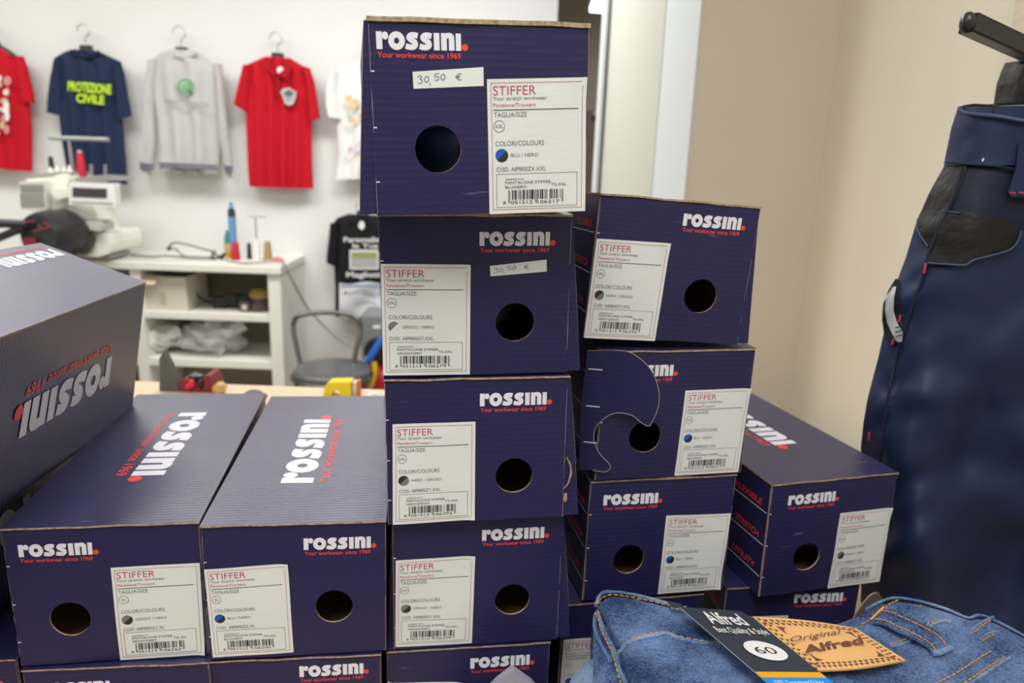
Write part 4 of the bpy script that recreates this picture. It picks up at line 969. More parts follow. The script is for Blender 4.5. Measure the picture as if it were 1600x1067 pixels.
# ------------------------------------------------------------------ small things at the far edge of the wooden table
yt = yT - .06
def GT(px, py): return G(px, py, ZT)
M_YEL = mat('yellow_plastic', (.86, .66, .01), .35)
c = GT(262, 611); c.y = min(c.y, yt)
c = W(262, 612, yt); t = thing('folded_card', 'dark grey pointed card standing behind the lower left carton', 'card', (c.x, yt, ZT)); o = t.location.copy()
QT = lambda px, py, d=0: W(px, py, yt) - o + Vector((0, d, 0))
b = MB(); pts = [QT(249, 560), QT(256, 548), (QT(264, 566)), QT(278, 600), QT(280, 622), QT(250, 622)]; pts = [Vector((p.x, p.y, max(p.z, 0))) for p in pts]; n = 6
f2 = [p + Vector((0, .01+.02*i/6, 0)) for i, p in enumerate(pts)]
b.add(pts, [tuple(reversed(range(n)))]); b.add(f2, [tuple(range(n))]); b.grid([pts, f2], 0, False, True); b.build('card_leaf', mat('card_grey', (.10, .10, .105), .6), t)
c = W(308, 612, yt); t = thing('red_pouch', 'open dark red pouch with bright pink bits behind the lower left carton', 'pouch', (c.x, yt, ZT)); o = t.location.copy()
b = MB(); pts = [QT(281, 622), QT(280, 596), QT(290, 591), QT(300, 600), QT(312, 598), QT(318, 588), QT(328, 586), QT(335, 604), QT(336, 622)]; pts = [Vector((p.x, p.y, max(p.z, 0))) for p in pts]; n = 9
f2 = [p + Vector((0, .05, 0)) for p in pts]; b.add(pts, [tuple(reversed(range(n)))]); b.add(f2, [tuple(range(n))]); b.grid([pts, f2], 0, False, True); b.build('pouch_body', mat('dark_red_vinyl', (.22, .02, .03), .45), t, bevel=.003)
b = MB(); b.ball(QT(301, 598, -.006), (.007, .005, .009), 0, 12, 8, .3); b.ball(QT(296, 603, -.006), (.006, .005, .006), 0, 12, 8, .3); b.build('pink_bits', mat('hot_pink', (.75, .02, .08), .4), t)
b = MB(); b.ball(QT(300, 593, .02), (.016, .015, .007), 0, 12, 8, .4); b.ball(QT(314, 600, .0), (.006, .008, .010), 0, 12, 8, .4); b.build('dark_contents', M_BLK, t)
c = W(344, 612, yt); t = thing('tape_roll', 'small roll of tan tape standing beside the red pouch', 'tape roll', (c.x, yt, ZT))
b = MB(); r = .0112; b.lathe((0, -.012, r), [(r*.45, 0), (r, 0), (r, .02), (r*.45, .02)], 24, ax=(0, 1, 0)); b.build('tape', mat('tape_amber', (.66, .42, .14), .4), t)
b = MB(); b.lathe((0, -.011, r), [(r*.46, 0), (r*.46, .018)], 16, ax=(0, 1, 0)); b.build('core', M_KRAFT, t)
c = W(396, 612, yt-.02); t = thing('dark_cap', 'low dark grey domed cap behind the gap between the two left cartons', 'cap', (c.x, yt-.02, ZT))
b = MB(); b.ball((0, 0, 0), (.022, .02, .016), 0, 20, 12); b.build('dome', mat('cap_grey', (.07, .07, .08), .5), t); b = MB(); b.lathe((0, 0, 0), [(.026, 0), (.026, .003), (.02, .004)], 20); b.build('rim', mat('cap_grey_rim', (.09, .09, .1), .5), t)
c = W(522, 612, yt); t = thing('yellow_clamp', 'bright yellow curved clamp in front of the metal chair', 'clamp', (c.x, yt, ZT)); o = t.location.copy()
b = MB(); pts = [QT(x, y) for x, y in ((504, 622), (507, 604), (514, 598), (548, 597), (549, 622), (532, 622), (531, 612), (525, 609), (519, 612), (518, 622))]; pts = [Vector((p.x, p.y, max(p.z, 0))) for p in pts]; n = len(pts)
f2 = [p + Vector((0, .03, 0)) for p in pts]; b.add(pts, [tuple(reversed(range(n)))]); b.add(f2, [tuple(range(n))]); b.grid([pts, f2], 0, False, True); b.build('clamp_body', M_YEL, t, bevel=.002)
b = MB(); b.box((QT(549.5, 612).x, .004, 0), (QT(557, 612).x, .024, QT(557, 598).z)); b.build('metal_collar', M_WIRE, t, bevel=.001)
b = MB(); b.box((QT(557, 612).x, .006, 0), (QT(561, 612).x, .022, QT(557, 597).z)); b.build('red_ring', mat('ring_orange', (.6, .15, .02), .5), t)
c = W(584, 612, yt-.03); t = thing('clear_dome', 'clear rounded plastic dome beside the yellow clamp', 'dome', (c.x, yt-.03, ZT))
b = MB(); b.ball((0, 0, 0), (.024, .02, .024), 0, 22, 14, .1, 2); b.build('shell', M_BAG2, t); b = MB(); b.lathe((0, 0, 0), [(.026, 0), (.026, .002)], 20); b.build('rim', M_BAG2, t)

# ------------------------------------------------------------------ folded jeans in front of the right stack
def denim(name, c1, c2, rough=.85):
    m = mat(name, c1, rough, spec=.2, sheen=.15); nt = m.node_tree; b = nt.nodes['Principled BSDF']; tc = nt.nodes['Texture Coordinate']
    n = nt.nodes.new('ShaderNodeTexNoise'); n.inputs['Scale'].default_value = 480; n.inputs['Detail'].default_value = 4; n.inputs['Roughness'].default_value = .7
    n2 = nt.nodes.new('ShaderNodeTexNoise'); n2.inputs['Scale'].default_value = 26; n2.inputs['Detail'].default_value = 5
    mp = nt.nodes.new('ShaderNodeMapping'); mp.inputs['Scale'].default_value = (1, 1.9, 1); mp.inputs['Rotation'].default_value = (0, 0, .5)
    nt.links.new(tc.outputs['Object'], mp.inputs[0]); nt.links.new(mp.outputs[0], n.inputs['Vector']); nt.links.new(tc.outputs['Object'], n2.inputs['Vector'])
    ad = nt.nodes.new('ShaderNodeMath'); ad.operation = 'MULTIPLY_ADD'; ad.inputs[1].default_value = .55
    nt.links.new(n2.outputs[0], ad.inputs[0])
    mu = nt.nodes.new('ShaderNodeMath'); mu.operation = 'MULTIPLY'; mu.inputs[1].default_value = .62; nt.links.new(n.outputs[0], mu.inputs[0]); nt.links.new(mu.outputs[0], ad.inputs[2])
    r = nt.nodes.new('ShaderNodeValToRGB'); r.color_ramp.elements[0].position = .49; r.color_ramp.elements[1].position = .74
    r.color_ramp.elements[0].color = (*c1, 1); r.color_ramp.elements[1].color = (*c2, 1)
    nt.links.new(ad.outputs[0], r.inputs[0]); nt.links.new(r.outputs[0], b.inputs['Base Color'])
    bp = nt.nodes.new('ShaderNodeBump'); bp.inputs['Strength'].default_value = .5; bp.inputs['Distance'].default_value = .0006
    nt.links.new(n.outputs[0], bp.inputs['Height']); nt.links.new(bp.outputs[0], b.inputs['Normal']); return m
M_DEN = denim('blue_denim', (.007, .026, .105), (.17, .28, .52)); M_DENL = denim('worn_denim_edge', (.05, .12, .28), (.30, .42, .62)); M_DEND = denim('dark_denim', (.012, .03, .09), (.08, .14, .28))
M_STI = mat('orange_stitch', (.56, .27, .06), .7); M_STID = mat('dull_stitch', (.34, .20, .09), .7)
top_ln = [(915, 975), (925, 944), (934, 930), (945, 924), (970, 925), (1010, 933), (1060, 946), (1100, 956), (1150, 962), (1200, 968), (1270, 974), (1310, 968), (1345, 955), (1372, 940), (1400, 932), (1440, 938), (1480, 950), (1515, 963), (1530, 960), (1556, 968), (1600, 992), (1700, 1040)]
def top_y(px):
    for (a, b_), (c, d) in zip(top_ln, top_ln[1:]):
        if a <= px <= c: return b_ + (d-b_)*(px-a)/(c-a)
    return top_ln[0][1] if px < top_ln[0][0] else top_ln[-1][1]
ZJ = -.352
def jz(px, py):
    z = ZJ + .010*math.exp(-((px-1400)/70)**2 - ((py-935)/45)**2) + .006*math.exp(-((px-960)/50)**2 - ((py-935)/30)**2)
    z += .0035*noise.noise(Vector((px/70, py/30, 1))) + .0012*noise.noise(Vector((px/22, py/12, 4)))
    z += .0035*math.exp(-((py - (985 + .0*(px-1000)))/9)**2)*(1 if 975 < px < 1120 else 0)*0
    return z
def J(px, py, off=0): return G(px, py, jz(px, py) + off)
jt = thing('folded_jeans', 'folded blue denim jeans with an orange leather patch and a navy card tag', 'jeans', G(1250, 1030, ZJ)*1)
jt.location.z = ZT; oj = jt.location.copy()
NXJ, NYJ = 130, 34
rows = []
for j in range(-3, NYJ+1):
    row = []
    for i in range(NXJ+1):
        px = 928 + (1700-928)*i/NXJ; ty = top_y(px) + 1.5
        if j >= 0:
            py = ty + (1125-ty)*(j/NYJ)**1.25
            p = J(px, py) - Vector((0, 0, .006*max(0, 1-j/2.5)**2))
            if i < 6: p.z -= .010*(1-i/6)**2
        else:
            p = J(px, ty); k = -j; p = p + Vector((0, [0, .004, .003, -.01][k], [0, -.014, -.035, -.052][k]))
            if i < 6: p.z -= .010*(1-i/6)**2
        row.append(p - oj)
    rows.append(row)
b = MB(); b.grid(rows, 0); b.build('upper_layer', M_DEN, jt)
# thick lower folds under the top layer (closed pillow-like layers down to the table)
bl, br, ff = J(930, 1000), J(1690, 1060), .33
def layer(name, z0, z1, x0, x1, y0, y1, ph, mt):
    b = MB(); ring = []
    outline = []
    n = 56
    for k in range(n):
        a = 2*PI*k/n; c, s = math.cos(a), math.sin(a); e = 4.5
        ux = math.copysign(abs(c)**(2/e), c); uy = math.copysign(abs(s)**(2/e), s)
        outline.append((ux, uy, a))
    prof = [(.0, .0), (.93, .0), (.985, .16), (1.0, .5), (.985, .84), (.93, 1), (0, 1)]
    rows = []
    for r, h in prof:
        rows.append([Vector(((x0+x1)/2 + ux*(x1-x0)/2*(r + .012*math.sin(7*a+ph)*(r > 0)), (y0+y1)/2 + uy*(y1-y0)/2*(r + .03*math.sin(5*a+ph)*(r > 0)), z0+(z1-z0)*h + .002*math.sin(9*a+ph)*h)) - oj for ux, uy, a in outline])
    b.grid(rows, 0, True, True); return b.build(name, mt, jt)
xL, xR = G(940, 1030, ZJ).x, .52
yB, yF = G(1250, 985, ZJ).y, .325
layer('lower_fold', ZT, ZT+.050, xL+.002, xR, yF, yB+.03, 1, M_DEN)
layer('lower_fold', ZT+.048, ZT+.100, xL+.004, xR-.005, yF+.01, yB+.028, 2, M_DEN)
layer('lower_fold', ZT+.097, ZJ-.011, xL+.010, xR-.01, yF+.01, yB+.018, 3, M_DEN)
# rounded leg fold at the left, lower than the waistband
c0 = G(935, 1075, -.392)
b = MB(); b.ball(Vector((c0.x+.002, c0.y-.004, c0.z-.022)) - oj, (.026, .05, .034), 0, 28, 18, .18, 4); b.build('leg_fold', denim('pale_denim', (.07, .14, .30), (.34, .46, .66)), jt)
def pl(pts, off, n=6): return [J(q.x, q.y, off) - oj for q in spline([(x, y, 0) for x, y in pts], n)]
def ridge(name, pts, r, mt, off=.001, n=6):
    b = MB(); P = pl(pts, off, n); b.tube(P, [r*(.9+.25*noise.noise(Vector((k*.7, r*1000, 0)))) for k in range(len(P))], 8, 0); return b.build(name, mt, jt)
def stitches(pts, off=.0012, ln=.0034, gap=.0016, r=.00055, mt=None):
    P = pl(pts, off, 8); b = MB(); acc = 0; seg = []; on = True
    cur = P[0]; tgt = ln; path = [cur]
    for q in P[1:]:
        while (q-cur).length > tgt:
            cur = cur + (q-cur).normalized()*tgt
            if on: path.append(cur); b.tube(path, r, 5, 0, smooth=False)
            on = not on; tgt = ln if on else gap; path = [cur]
        tgt -= (q-cur).length; cur = q
        if on: path.append(cur)
    return tag(b.build('stitching', mt or M_STI, jt), kind='stuff')
# waistband edges, seams
ridge('waistband_edge', [(931, 946), (936, 932), (946, 925), (972, 926), (1010, 934), (1058, 947), (1072, 952)], .0016, M_DENL, -.0008)
stitches([(933, 944), (941, 934), (956, 929), (980, 932), (1002, 936), (1029, 942), (1072, 955)], .0004)
ridge('waistband_seam', [(966, 1024), (976, 1008), (990, 1000), (1008, 995), (1030, 991), (1044, 990), (1060, 997), (1085, 1003), (1125, 1006)], .0019, M_DENL, .0004)
stitches([(968, 1018), (982, 1001), (1006, 992), (1038, 987), (1057, 993), (1085, 999), (1120, 1003)], .0016)
ridge('rolled_edge', [(931, 958), (937, 968), (943, 985), (953, 1005), (962, 1025), (968, 1048), (980, 1072)], .0020, M_DENL, .001)
ridge('rolled_edge', [(930, 962), (929, 978), (934, 996), (945, 1018), (955, 1035), (960, 1055), (966, 1080)], .0017, M_DENL, -.002)
ridge('side_seam', [(938, 952), (946, 966), (957, 992), (966, 1012)], .0016, M_DEND, .0012)
stitches([(935, 966), (940, 985), (950, 1006), (958, 1024), (965, 1050), (972, 1075)], .0024)
stitches([(934, 955), (938, 965), (935, 972)], .003)
ridge('side_seam', [(970, 1022), (976, 1036), (984, 1056), (990, 1075)], .0018, M_DEND, .001)
# right part of the waistband
ridge('waistband_edge', [(1352, 953), (1374, 941), (1400, 934), (1440, 940), (1480, 952), (1512, 965), (1530, 961), (1554, 969), (1600, 993)], .0013, M_DENL, -.0016)
stitches([(1384, 951), (1389, 944), (1402, 938), (1410, 937)], .001); stitches([(1346, 975), (1361, 968)], .001); stitches([(1437, 948), (1443, 944)], .001)
ridge('pocket_edge', [(1450, 982), (1460, 974), (1474, 970), (1484, 971)], .0016, M_DENL, .0008); stitches([(1448, 977), (1458, 970), (1478, 967)], .0016)
stitches([(1522, 988), (1536, 976), (1552, 967)], .001); ridge('pocket_edge', [(1518, 985), (1534, 972), (1552, 964)], .0012, M_DENL, .0)
stitches([(1535, 1001), (1545, 995), (1558, 989)], .001); ridge('pocket_edge', [(1532, 999), (1544, 991), (1558, 986)], .0012, M_DENL, .0)
stitches([(1391, 1007), (1408, 1001), (1422, 995)], .0014); ridge('seam', [(1391, 1011), (1408, 1006), (1428, 999)], .0012, M_DENL, .0002)
stitches([(1455, 1071), (1488, 1055), (1512, 1040), (1532, 1027), (1554, 1014)], .0016); stitches([(1500, 1071), (1525, 1055), (1547, 1040), (1572, 1025)], .0016)
ridge('seam', [(1508, 1073), (1534, 1056), (1556, 1041), (1578, 1027)], .0016, M_DENL, .0002)
# belt loop
cl = [(1366, 961), (1385, 962), (1410, 973), (1438, 986), (1462, 1001), (1472, 1018)]
C = [q for q in spline([(x, y, 0) for x, y in cl], 5)]; rows = []
for k, q in enumerate(C):
    g = k/(len(C)-1); t_ = (C[min(k+1, len(C)-1)] - C[max(k-1, 0)]).normalized(); nn = Vector((t_.y, -t_.x, 0)); nn = nn.lerp(Vector((.82, -.4, 0)), .55).normalized()
    h = .001 + .0065*math.sin(PI*g)**.8
    rows.append([J(q.x + nn.x*w_*15, q.y + nn.y*w_*13, h + .0006*(1-abs(w_))) - oj for w_ in (-1, -.5, 0, .5, 1)])
b = MB(); b.sheet(rows, (0, 0, -.0022)); lo_ = b.build('belt_loop', M_DEN, jt, bevel=.0004)
def lop(w_): return [(q.x + .82*w_*13, q.y - .4*w_*11) for q in C]
for w_ in (-.62, .62):
    b = MB(); P = []
    for k, q in enumerate(C):
        g = k/(len(C)-1); h = .0022 + .0065*math.sin(PI*g)**.8; t_ = (C[min(k+1, len(C)-1)] - C[max(k-1, 0)]).normalized(); nn = Vector((t_.y, -t_.x, 0)).lerp(Vector((.82, -.4, 0)), .55).normalized()
        P.append(J(q.x + nn.x*w_*15, q.y + nn.y*w_*13, h) - oj)
    for k in range(0, len(P)-2, 2):
        a, c = P[k], P[k].lerp(P[k+1], .95); b.tube([a, c], .0006, 5); b.tube([P[k+1].lerp(P[k+2], .3), P[k+2].lerp(P[k+1], .05)], .0006, 5)
    tag(b.build('stitching', M_STI, lo_), kind='stuff')
b = MB()
for k in range(6): b.tube([J(1360+3.4*k, 968-3.1*k, .004) - oj, J(1365+3.2*k, 964-3.1*k, .0045) - oj], .0009, 5)
tag(b.build('bar_tack', mat('bright_stitch', (.75, .38, .05), .6), lo_), kind='stuff')
b = MB(); P = [J(x, y, .0035) - oj for x, y in ((1457, 1021), (1466, 1020), (1476, 1017), (1486, 1012))]; b.tube(P, .0022, 8); b.build('folded_loop_end', M_DENL, lo_)
# leather patch
M_LEA = mat('orange_leather', (.80, .46, .18), .6, spec=.3, bump=(200, .15, .0005)); M_BRN = mat('brown_stamp', (.16, .055, .045), .6)
PT4 = ((1176, 963), (1337, 981), (1415, 1031), (1274, 1047))
def PM(u, v, o=0):    # u 0..1 across, v 0..1 down
    x = (PT4[0][0]*(1-u)+PT4[1][0]*u)*(1-v) + (PT4[3][0]*(1-u)+PT4[2][0]*u)*v
    y = (PT4[0][1]*(1-u)+PT4[1][1]*u)*(1-v) + (PT4[3][1]*(1-u)+PT4[2][1]*u)*v
    y -= 5.5*math.sin(PI*u)*(1-v)**1.2 * .6 - 4*math.sin(PI*u)*v
    return G(x, y, ZJ + .0068 + .004*math.sin(PI*u) + o) - oj
b = MB(); b.sheet([[PM(i/18, 1-j/10) for i in range(19)] for j in range(11)], (0, 0, -.0014)); pa = b.build('leather_patch', M_LEA, jt)
A = Art()
for side_ in range(4):
    n = 17 if side_ % 2 == 0 else 11
    for k in range(n):
        g = (k+.5)/n
        for row_, d in enumerate((.045, .10)):
            w_ = .022; e = (g + (.02 if row_ else 0))
            if not .03 < e < .97: continue
            if side_ == 0: pts = [(e-w_, d), (e+w_, d), (e+w_*.4, d+.045)]
            elif side_ == 2: pts = [(e-w_, 1-d-.045), (e+w_, 1-d-.045), (e+w_*.2, 1-d)]
            elif side_ == 1: pts = [(1-d*.8-.02, e-.03), (1-d*.8+.012, e), (1-d*.8-.02, e+.02)]
            else: pts = [(d*.8-.012, e-.02), (d*.8+.02, e), (d*.8-.012, e+.03)]
            A.poly(pts, 0)
for cx, cy, sx, sy in ((.15, .2, 1, 1), (.85, .2, -1, 1), (.15, .8, 1, -1), (.85, .8, -1, -1)):
    A.poly([(cx-.02*sx, cy-.03*sy), (cx+.06*sx, cy-.01*sy), (cx+.015*sx, cy+.03*sy), (cx-.005*sx, cy+.12*sy)], 0)
def line(a, c): A.rect(min(a[0], c[0])-.002, min(a[1], c[1])-.003, max(a[0], c[0])+.002, max(a[1], c[1])+.003, 0)
line((.02, .02), (.98, .02)); line((.02, .98), (.98, .98))
A.build('stamped_border', lambda u, v, n: PM(u, v, .0004), [M_BRN], pa)
def PX(px, py, o): # on the patch
    return G(px, py, ZJ + .0112 + o) - oj
A = Art(); A.text('Original', 0, 0, 8.5, 0, 78, shear=.25)
A.build('stamped_lettering', lambda u, v, n: PX(1236 + u*1.02 + v*.3 - v*.55, 1003 - u*.17 - v*.95, .0003), [M_BRN], pa)
A = Art(); A.text('Alfred', 0, 0, 11.5, 0, 92, bold=.028)
A.build('stamped_lettering', lambda u, v, n: PX(1258 + u - v*.45, 1020 - u*.165 - v*.95, .0003), [M_BRN], pa)
# navy card tag
M_CARD = mat('navy_card', (.030, .040, .062), .45); M_CEDGE = mat('card_edge', (.45, .48, .5), .6)
def KM(u, v, o=0):    # u across 0..1, v down: 0 top .. 1 bottom of the picture
    l = (1062 + (1200-1062)*v, 948 + (1067-948)*v); r = (1164 + (1302-1164)*v, 955 + (1067-955)*v)
    x = l[0]*(1-u)+r[0]*u; y = l[1]*(1-u)+r[1]*u
    return G(x, y, ZJ + .0135 + .002*math.sin(PI*min(v, 1)) + o) - oj
b = MB(); rows = []
for j in range(15):
    v = 1.3*(1 - j/14); r0 = max(0, .05-v)*1.2
    rows.append([KM(i/8*(1-r0*1.2), v + .0*i) for i in range(9)])
b.sheet(rows, (0, 0, -.0009), 0, 1, 1); kt = b.build('card_tag', [M_CARD, M_CEDGE], jt)
A = Art(); A.grid(0, .85, 1, .925, 0, 6, 1); A.grid(0, .925, 1, 1.3, 1, 6, 4)
A.build('colour_stripes', lambda u, v, n: KM(u, v, .0003), [mat('stripe_orange', (.85, .40, .01), .5), mat('stripe_blue', (.01, .28, .80), .5)], kt)
CW = [mat('card_white', (.85, .85, .85), .5), mat('card_black', (.02, .02, .02), .5)]
A = Art(); A.text('Alfred', .22, -.205, .155, 0, .80, bold=.018); A.text('Best Quality & Style', .16, -.325, .075, 0, .95, bold=.008)
A.text('100% Guaranteed Fabric', .12, -1.01, .05, 0, .88, bold=.0)
A.disc(.56, -.56, .29, 0, ry=.135)
A.text('60', .40, -.60, .09, 1, .72)
A.build('tag_lettering', lambda u, v, n: KM(u, -v, .0006 + n*.00005), CW, kt)
# the card's back leaf showing behind
b = MB(); b.hexa([G(x, y, ZJ+.0075) - oj for x, y in ((1050, 949), (1070, 950), (1062, 943), (1040, 938))] + [G(x, y, ZJ+.0083) - oj for x, y in ((1050, 949), (1070, 950), (1062, 943), (1040, 938))]); b.build('card_back_leaf', M_CARD, jt)

# clear bag corner standing in front of the tallest stack, at the bottom edge
c = W(800, 1046, .478)
t = thing('clear_bag', 'corner of a clear plastic bag poking up in front of the tallest stack', 'plastic bag', (c.x, .478, ZT)); o = t.location.copy()
b = MB(); rows = []
for i in range(13):
    g = i/12; row = []
    for j in range(13):
        u = j/12*2-1; z = c.z - g*(c.z-ZT); x = c.x + u*(.0015 + .085*g**.75*(.8 if u < 0 else 1)); 
        row.append(Vector((x, .476 + .003*noise.noise(Vector((u*3, g*9, 2)))*min(1, g*6) - .012*g*(1-u*u), z)) - o)
    rows.append(row)
rows.reverse(); b.sheet(rows, lambda p: Vector((0, .006, 0))); b.build('film', mat('glossy_film', (.45, .46, .55), .12, spec=.9, alpha=.62, bump=(60, .6, .004)), t)

# ------------------------------------------------------------------ work trousers hanging at the right
YT = .70
M_TRO = mat('navy_twill', (.012, .024, .072), .56, spec=.4, bump=(14, .25, .008)); M_TROD = mat('navy_twill_dark', (.010, .014, .035), .65, spec=.3, bump=(30, .3, .01))
M_TBLK = mat('black_ripstop', (.010, .010, .009), .6, spec=.4, bump=(40, .5, .008)); M_PIPE = mat('piping_blue', (.05, .075, .15), .6); M_MAG = mat('magenta_thread', (.55, .03, .10), .6)
lc_ = [(168, 1500), (200, 1490), (250, 1479), (262, 1474), (300, 1452), (350, 1431), (400, 1416), (430, 1405), (460, 1392), (490, 1384), (520, 1381), (560, 1372), (620, 1356), (660, 1349), (700, 1345), (760, 1346), (900, 1346), (1100, 1340), (1350, 1335)]
def lx(py):
    for (a, b_), (c, d) in zip(lc_, lc_[1:]):
        if a <= py <= c: return b_ + (d-b_)*(py-a)/(c-a)
    return lc_[0][1] if py < lc_[0][0] else lc_[-1][1]
def TD(px, py):
    e = max(0, min(1, (px - lx(py))/120.)); d = .048*(1-(1-e)**2.2)
    s = max(0, min(1, (py-300)/400))
    d += s*(.010*math.sin((px - .20*py)/38.) + .016*math.exp(-((px-1480+.1*(py-700))/60)**2))
    d += s*.004*noise.noise(Vector((px/70+py/90, py/45, 2))) + s*.0045*math.sin((py+.55*px)/36.+2*noise.noise(Vector((px/60, py/90, 7))))
    d += .006*noise.noise(Vector((px/90, py/150, 5))) + s*.010*noise.noise(Vector((px/120+py/300, py/70, 9)))
    d += .006*math.exp(-((py-620-(px-1400)*-.1)/22)**2)*math.exp(-((px-1440)/60)**2) + .003*math.sin(py/9.)*math.exp(-((px-lx(py)-28)/12)**2)*(1 if py > 430 else .4)
    return YT + .03 - d
def T(px, py, off=0): return W(px, py, TD(px, py) - off)
tt = thing('work_trousers', 'dark navy work trousers with black panels hanging at the right edge', 'trousers', W(1500, 180, YT)); ot = tt.location.copy()
def trow(name, rows, off, mt, nx=20, sub=4, thick=.0015, parent=tt):
    rr = []
    for i in range(len(rows)-1):
        for k in range(sub): g = k/sub; rr.append([a*(1-g)+b_*g for a, b_ in zip(rows[i], rows[i+1])])
    rr.append(list(rows[-1])); b = MB()
    b.sheet([[T(r[1]+(r[2]-r[1])*i/nx, r[0], off) - ot for i in range(nx+1)] for r in rr][::-1], (0, thick, 0)); return b.build(name, mt, parent)
ys = list(range(256, 1090, 12))
def TZ(px, py):
    p = T(px, py); p.z = max(p.z, ZT + .003 + .004*(1+math.sin(px/20))); return p
rows = [[TZ(lx(y) + (1740-lx(y))*(i/70)**1.15, y) - ot for i in range(71)] for y in ys]
b = MB(); b.sheet(rows[::-1], lambda p: Vector((.045, .05, 0))); b.build('trouser_leg', M_TRO, tt)
trow('waistband', [(166, 1501, 1740), (200, 1490, 1740), (258, 1478, 1740)], .004, M_TRO, 50, 5, .004)
b = MB(); P = [T(x, y, .007) - ot for x, y in ((1500, 168), (1504, 174), (1520, 178), (1560, 182), (1610, 190), (1700, 196))]; b.tube(spline(P, 4), .0018, 8); b.build('waistband_edge', M_PIPE, tt)
b = MB(); P = [T(x, y, .0045) - ot for x, y in ((1479, 253), (1520, 257), (1560, 260), (1600, 266), (1700, 275))]; b.tube(spline(P, 4), .0011, 6); b.build('waistband_seam', M_TROD, tt)
# inside of the waistband seen over its front edge
b = MB(); ring = []
pts = [(1500, 168), (1508, 164), (1522, 162), (1545, 163), (1580, 160), (1700, 165)]
rows = [[W(x, y+6, YT-.005+.04*k) - ot for x, y in pts] for k in (0, 1)]
b.sheet([[W(x, y+dy, YT+.025) - ot for x, y in pts] for dy in (26, 0)], (0, .003, 0)); b.build('waistband_back', M_TROD, tt)
A = Art()
for k in range(5): A.stroke([(1512+3*k, 170-(k % 2)*3), (1515+3*k, 166+(k % 2)*2)], 1.2, 0, 1)
A.build('magenta_zigzag', lambda u, v, n: W(u, v, YT+.022) - ot, [M_MAG], tt)
# dark hip area, black panels
trow('hip_panel', [(262, 1500, 1740), (300, 1492, 1740), (330, 1480, 1740), (360, 1470, 1600)], .0012, M_TROD, 30)
trow('black_side_panel', [(257, 1478, 1512), (285, 1462, 1502), (315, 1448, 1492), (345, 1433, 1476), (365, 1434, 1466), (385, 1446, 1453)], .0022, M_TBLK, 10)
trow('black_pocket', [(329, 1474, 1500), (338, 1469, 1550), (348, 1464, 1590), (362, 1461, 1594), (380, 1457, 1588), (392, 1453, 1572), (402, 1450, 1535), (409, 1448, 1515), (413, 1456, 1506)], .0026, M_TBLK, 16)
def tl(name, pts, r, mt, off=.003):
    b = MB(); b.tube(spline([T(x, y, off) - ot for x, y in pts], 5), r, 6); return b.build(name, mt, tt)
tl('pocket_piping', [(1450, 411), (1480, 413), (1508, 414), (1522, 406), (1550, 399), (1580, 389), (1591, 375), (1596, 360)], .0010, M_PIPE, .004)
tl('pocket_piping', [(1472, 329), (1500, 333)], .0007, M_PIPE, .004); tl('side_piping', [(1431, 352), (1438, 368), (1450, 385)], .0009, M_PIPE, .003)
tl('side_seam', [(1503, 262), (1492, 300), (1476, 340), (1462, 372), (1450, 400), (1440, 440), (1425, 480), (1412, 520), (1400, 560), (1388, 620), (1378, 690), (1374, 740)], .0016, M_TROD, .002)
for p in (((1447, 411), (1444, 427)), ((1407, 492), (1405, 503)), ((1397, 530), (1394, 538)), ((1358, 676), (1358, 688))): tl('red_bar_tack', [p[0], p[1]], .0011, M_MAG, .004)
trow('reflective_backing', [(436, 1400, 1404), (452, 1390, 1404), (475, 1381, 1403), (500, 1379, 1408), (520, 1382, 1414), (538, 1392, 1408)], .002, M_TBLK, 8)
trow('reflective_strip', [(448, 1396, 1400), (465, 1385, 1397), (485, 1383, 1396), (505, 1387, 1402), (520, 1394, 1411), (534, 1402, 1409)], .0035, mat('reflective_tape', (.55, .57, .60), .35, spec=.8), 8)
for y in (512, 519, 526): tl('tape_rib', [(1399, y), (1411, y-4)], .0006, M_TBLK, .006)
# fly flap at the right edge
trow('belt_tab', [(225, 1592, 1700), (262, 1588, 1700), (300, 1576, 1700), (308, 1580, 1700)], .008, M_TRO, 10)
for x in (1578, 1592): tl('magenta_stitch', [(x, 301), (x+8, 302)], .0009, M_MAG, .011)
A = Art(); A.poly([(1534, 250), (1537, 246), (1538, 249), (1535, 253)], 0); A.build('thread_end', lambda u, v, n: T(u, v, .007) - ot, [M_WHITEJ], tt)
# hanger clip bar and display arm
M_BAR = mat('grey_clip_metal', (.20, .20, .19), .4, .6)
o = W(1580, 170, YT-.005); t = thing('trouser_hanger', 'grey metal clip bar holding the work trousers by the waistband', 'hanger', o)
def QH(px, py, d=0): return W(px, py, YT-.005+d) - o
b = MB(); b.hexa([QH(1560, 183), QH(1760, 176), QH(1760, 176, .006), QH(1560, 183, .006), QH(1561, 165), QH(1760, 156), QH(1760, 156, .006), QH(1561, 165, .006)]); b.build('clip_bar', M_BAR, t, bevel=.001)
for x in (1568, 1599):
    b = MB(); b.lathe(QH(x, 173, -.001), [(.0022, -.001), (.0022, .001)], 12, ax=(0, 1, 0)); b.build('rivet', M_GREYM, t)
b = MB(); b.hexa([QH(1549, 184, -.003), QH(1562, 184, -.003), QH(1562, 184, .01), QH(1549, 184, .01), QH(1551, 163, -.003), QH(1561, 163, -.003), QH(1561, 163, .01), QH(1551, 163, .01)]); b.build('clip_jaw', M_HANG, t, bevel=.001)
b = MB(); b.tube(spline([QH(1730, 160), QH(1735, 100), QH(1720, 60), QH(1700, 62), QH(1696, 80)], 5), .003, 8); b.build('hook', M_BAR, t)
M_ARM = mat('black_arm_metal', (.03, .03, .03), .35, .3, spec=.6)
pA, pB = W(1513, 36, .66), W(1600, 76, .70)
dv = (pB - pA); xe_ = (XC - pA.x)/dv.x; pE = pA + dv*xe_
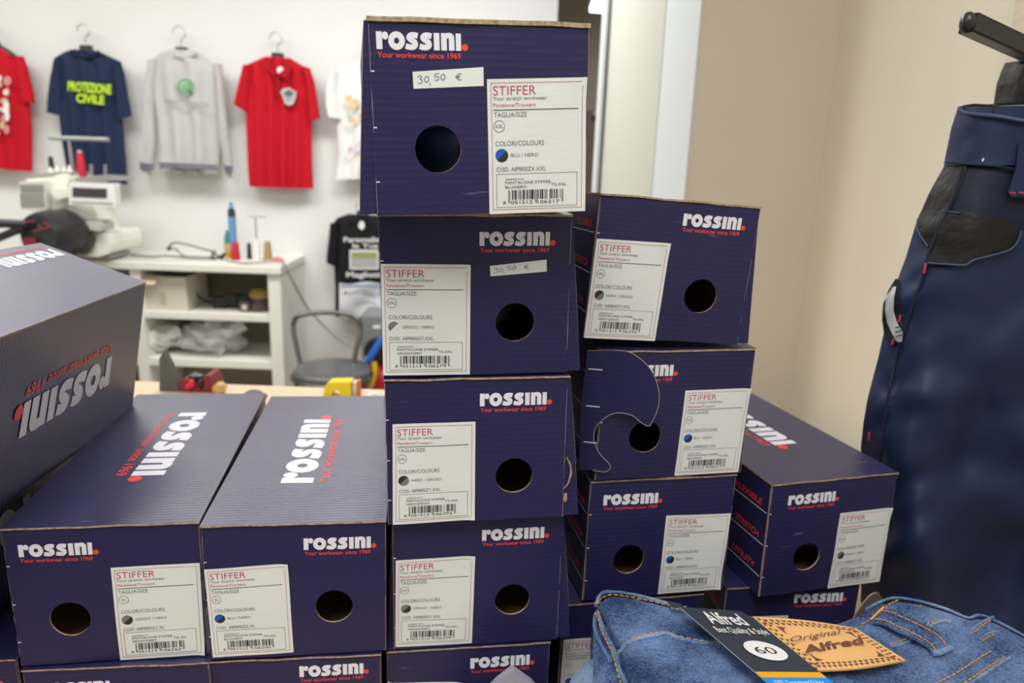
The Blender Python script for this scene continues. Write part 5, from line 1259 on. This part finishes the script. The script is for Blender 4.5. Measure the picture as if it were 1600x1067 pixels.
t = thing('display_arm', 'black rectangular display arm sticking out of the wall above the trousers', 'bracket', pE); 
up = Vector((0, 0, 1)); ax = dv.normalized(); sd = ax.cross(up).normalized(); up2 = sd.cross(ax)
def ARM(s, a, c): return pA + ax*s + sd*a + up2*c - pE
Lr = (pE-pA).length
b = MB(); h_, w_ = .0075, .0065
for (a0, a1, c0, c1) in ((-w_, w_, h_-.0015, h_), (-w_, w_, -h_, -h_+.0015), (-w_, -w_+.0015, -h_, h_), (w_-.0015, w_, -h_, h_)):
    b.hexa([ARM(0, a0, c0), ARM(Lr, a0, c0), ARM(Lr, a1, c0), ARM(0, a1, c0), ARM(0, a0, c1), ARM(Lr, a0, c1), ARM(Lr, a1, c1), ARM(0, a1, c1)])
tag(b.build('square_tube', M_ARM, t), kind='stuff')
b = MB(); b.ball(ARM(-.001, 0, 0), (.006, .007, .0085), 0, 14, 10); b.build('end_stop', M_ARM, t)
b = MB(); b.tube([ARM(-.003, -.002, .002), ARM(.004, -.0075, -.002)], .0022, 8); b.build('steel_insert', M_WIRE, t)
b = MB(); b.hexa([ARM(Lr-.006, -.03, -.05), ARM(Lr, -.03, -.05), ARM(Lr, .03, -.05), ARM(Lr-.006, .03, -.05), ARM(Lr-.006, -.03, .05), ARM(Lr, -.03, .05), ARM(Lr, .03, .05), ARM(Lr-.006, .03, .05)]); b.build('wall_plate', M_ARM, t)
# second dark garment hanging behind
YK = .80
t = thing('hanging_garment', 'black garment hanging behind the work trousers, under the display arm', 'garment', W(1590, 160, YK)); o = t.location.copy()
rws = [(95, 1590, 1760), (110, 1583, 1760), (130, 1576, 1760), (165, 1571, 1760), (230, 1568, 1760), (420, 1560, 1760)]; rr = []
for i in range(len(rws)-1):
    for k in range(4): g = k/4; rr.append([a*(1-g)+b_*g for a, b_ in zip(rws[i], rws[i+1])])
b = MB(); b.sheet([[W(r[1]+(r[2]-r[1])*i/16, r[0], YK - .012*math.sin(i*.8) - .01*min(1, i/3)) - o for i in range(17)] for r in rr][::-1], (0, .02, 0)); b.build('cloth', M_TBLK, t)
b = MB(); b.tube([W(x, y, YK-.024) - o for x, y in ((1592, 98), (1640, 92), (1700, 95))], .002, 6); b.build('edge_seam', M_TROD, t)
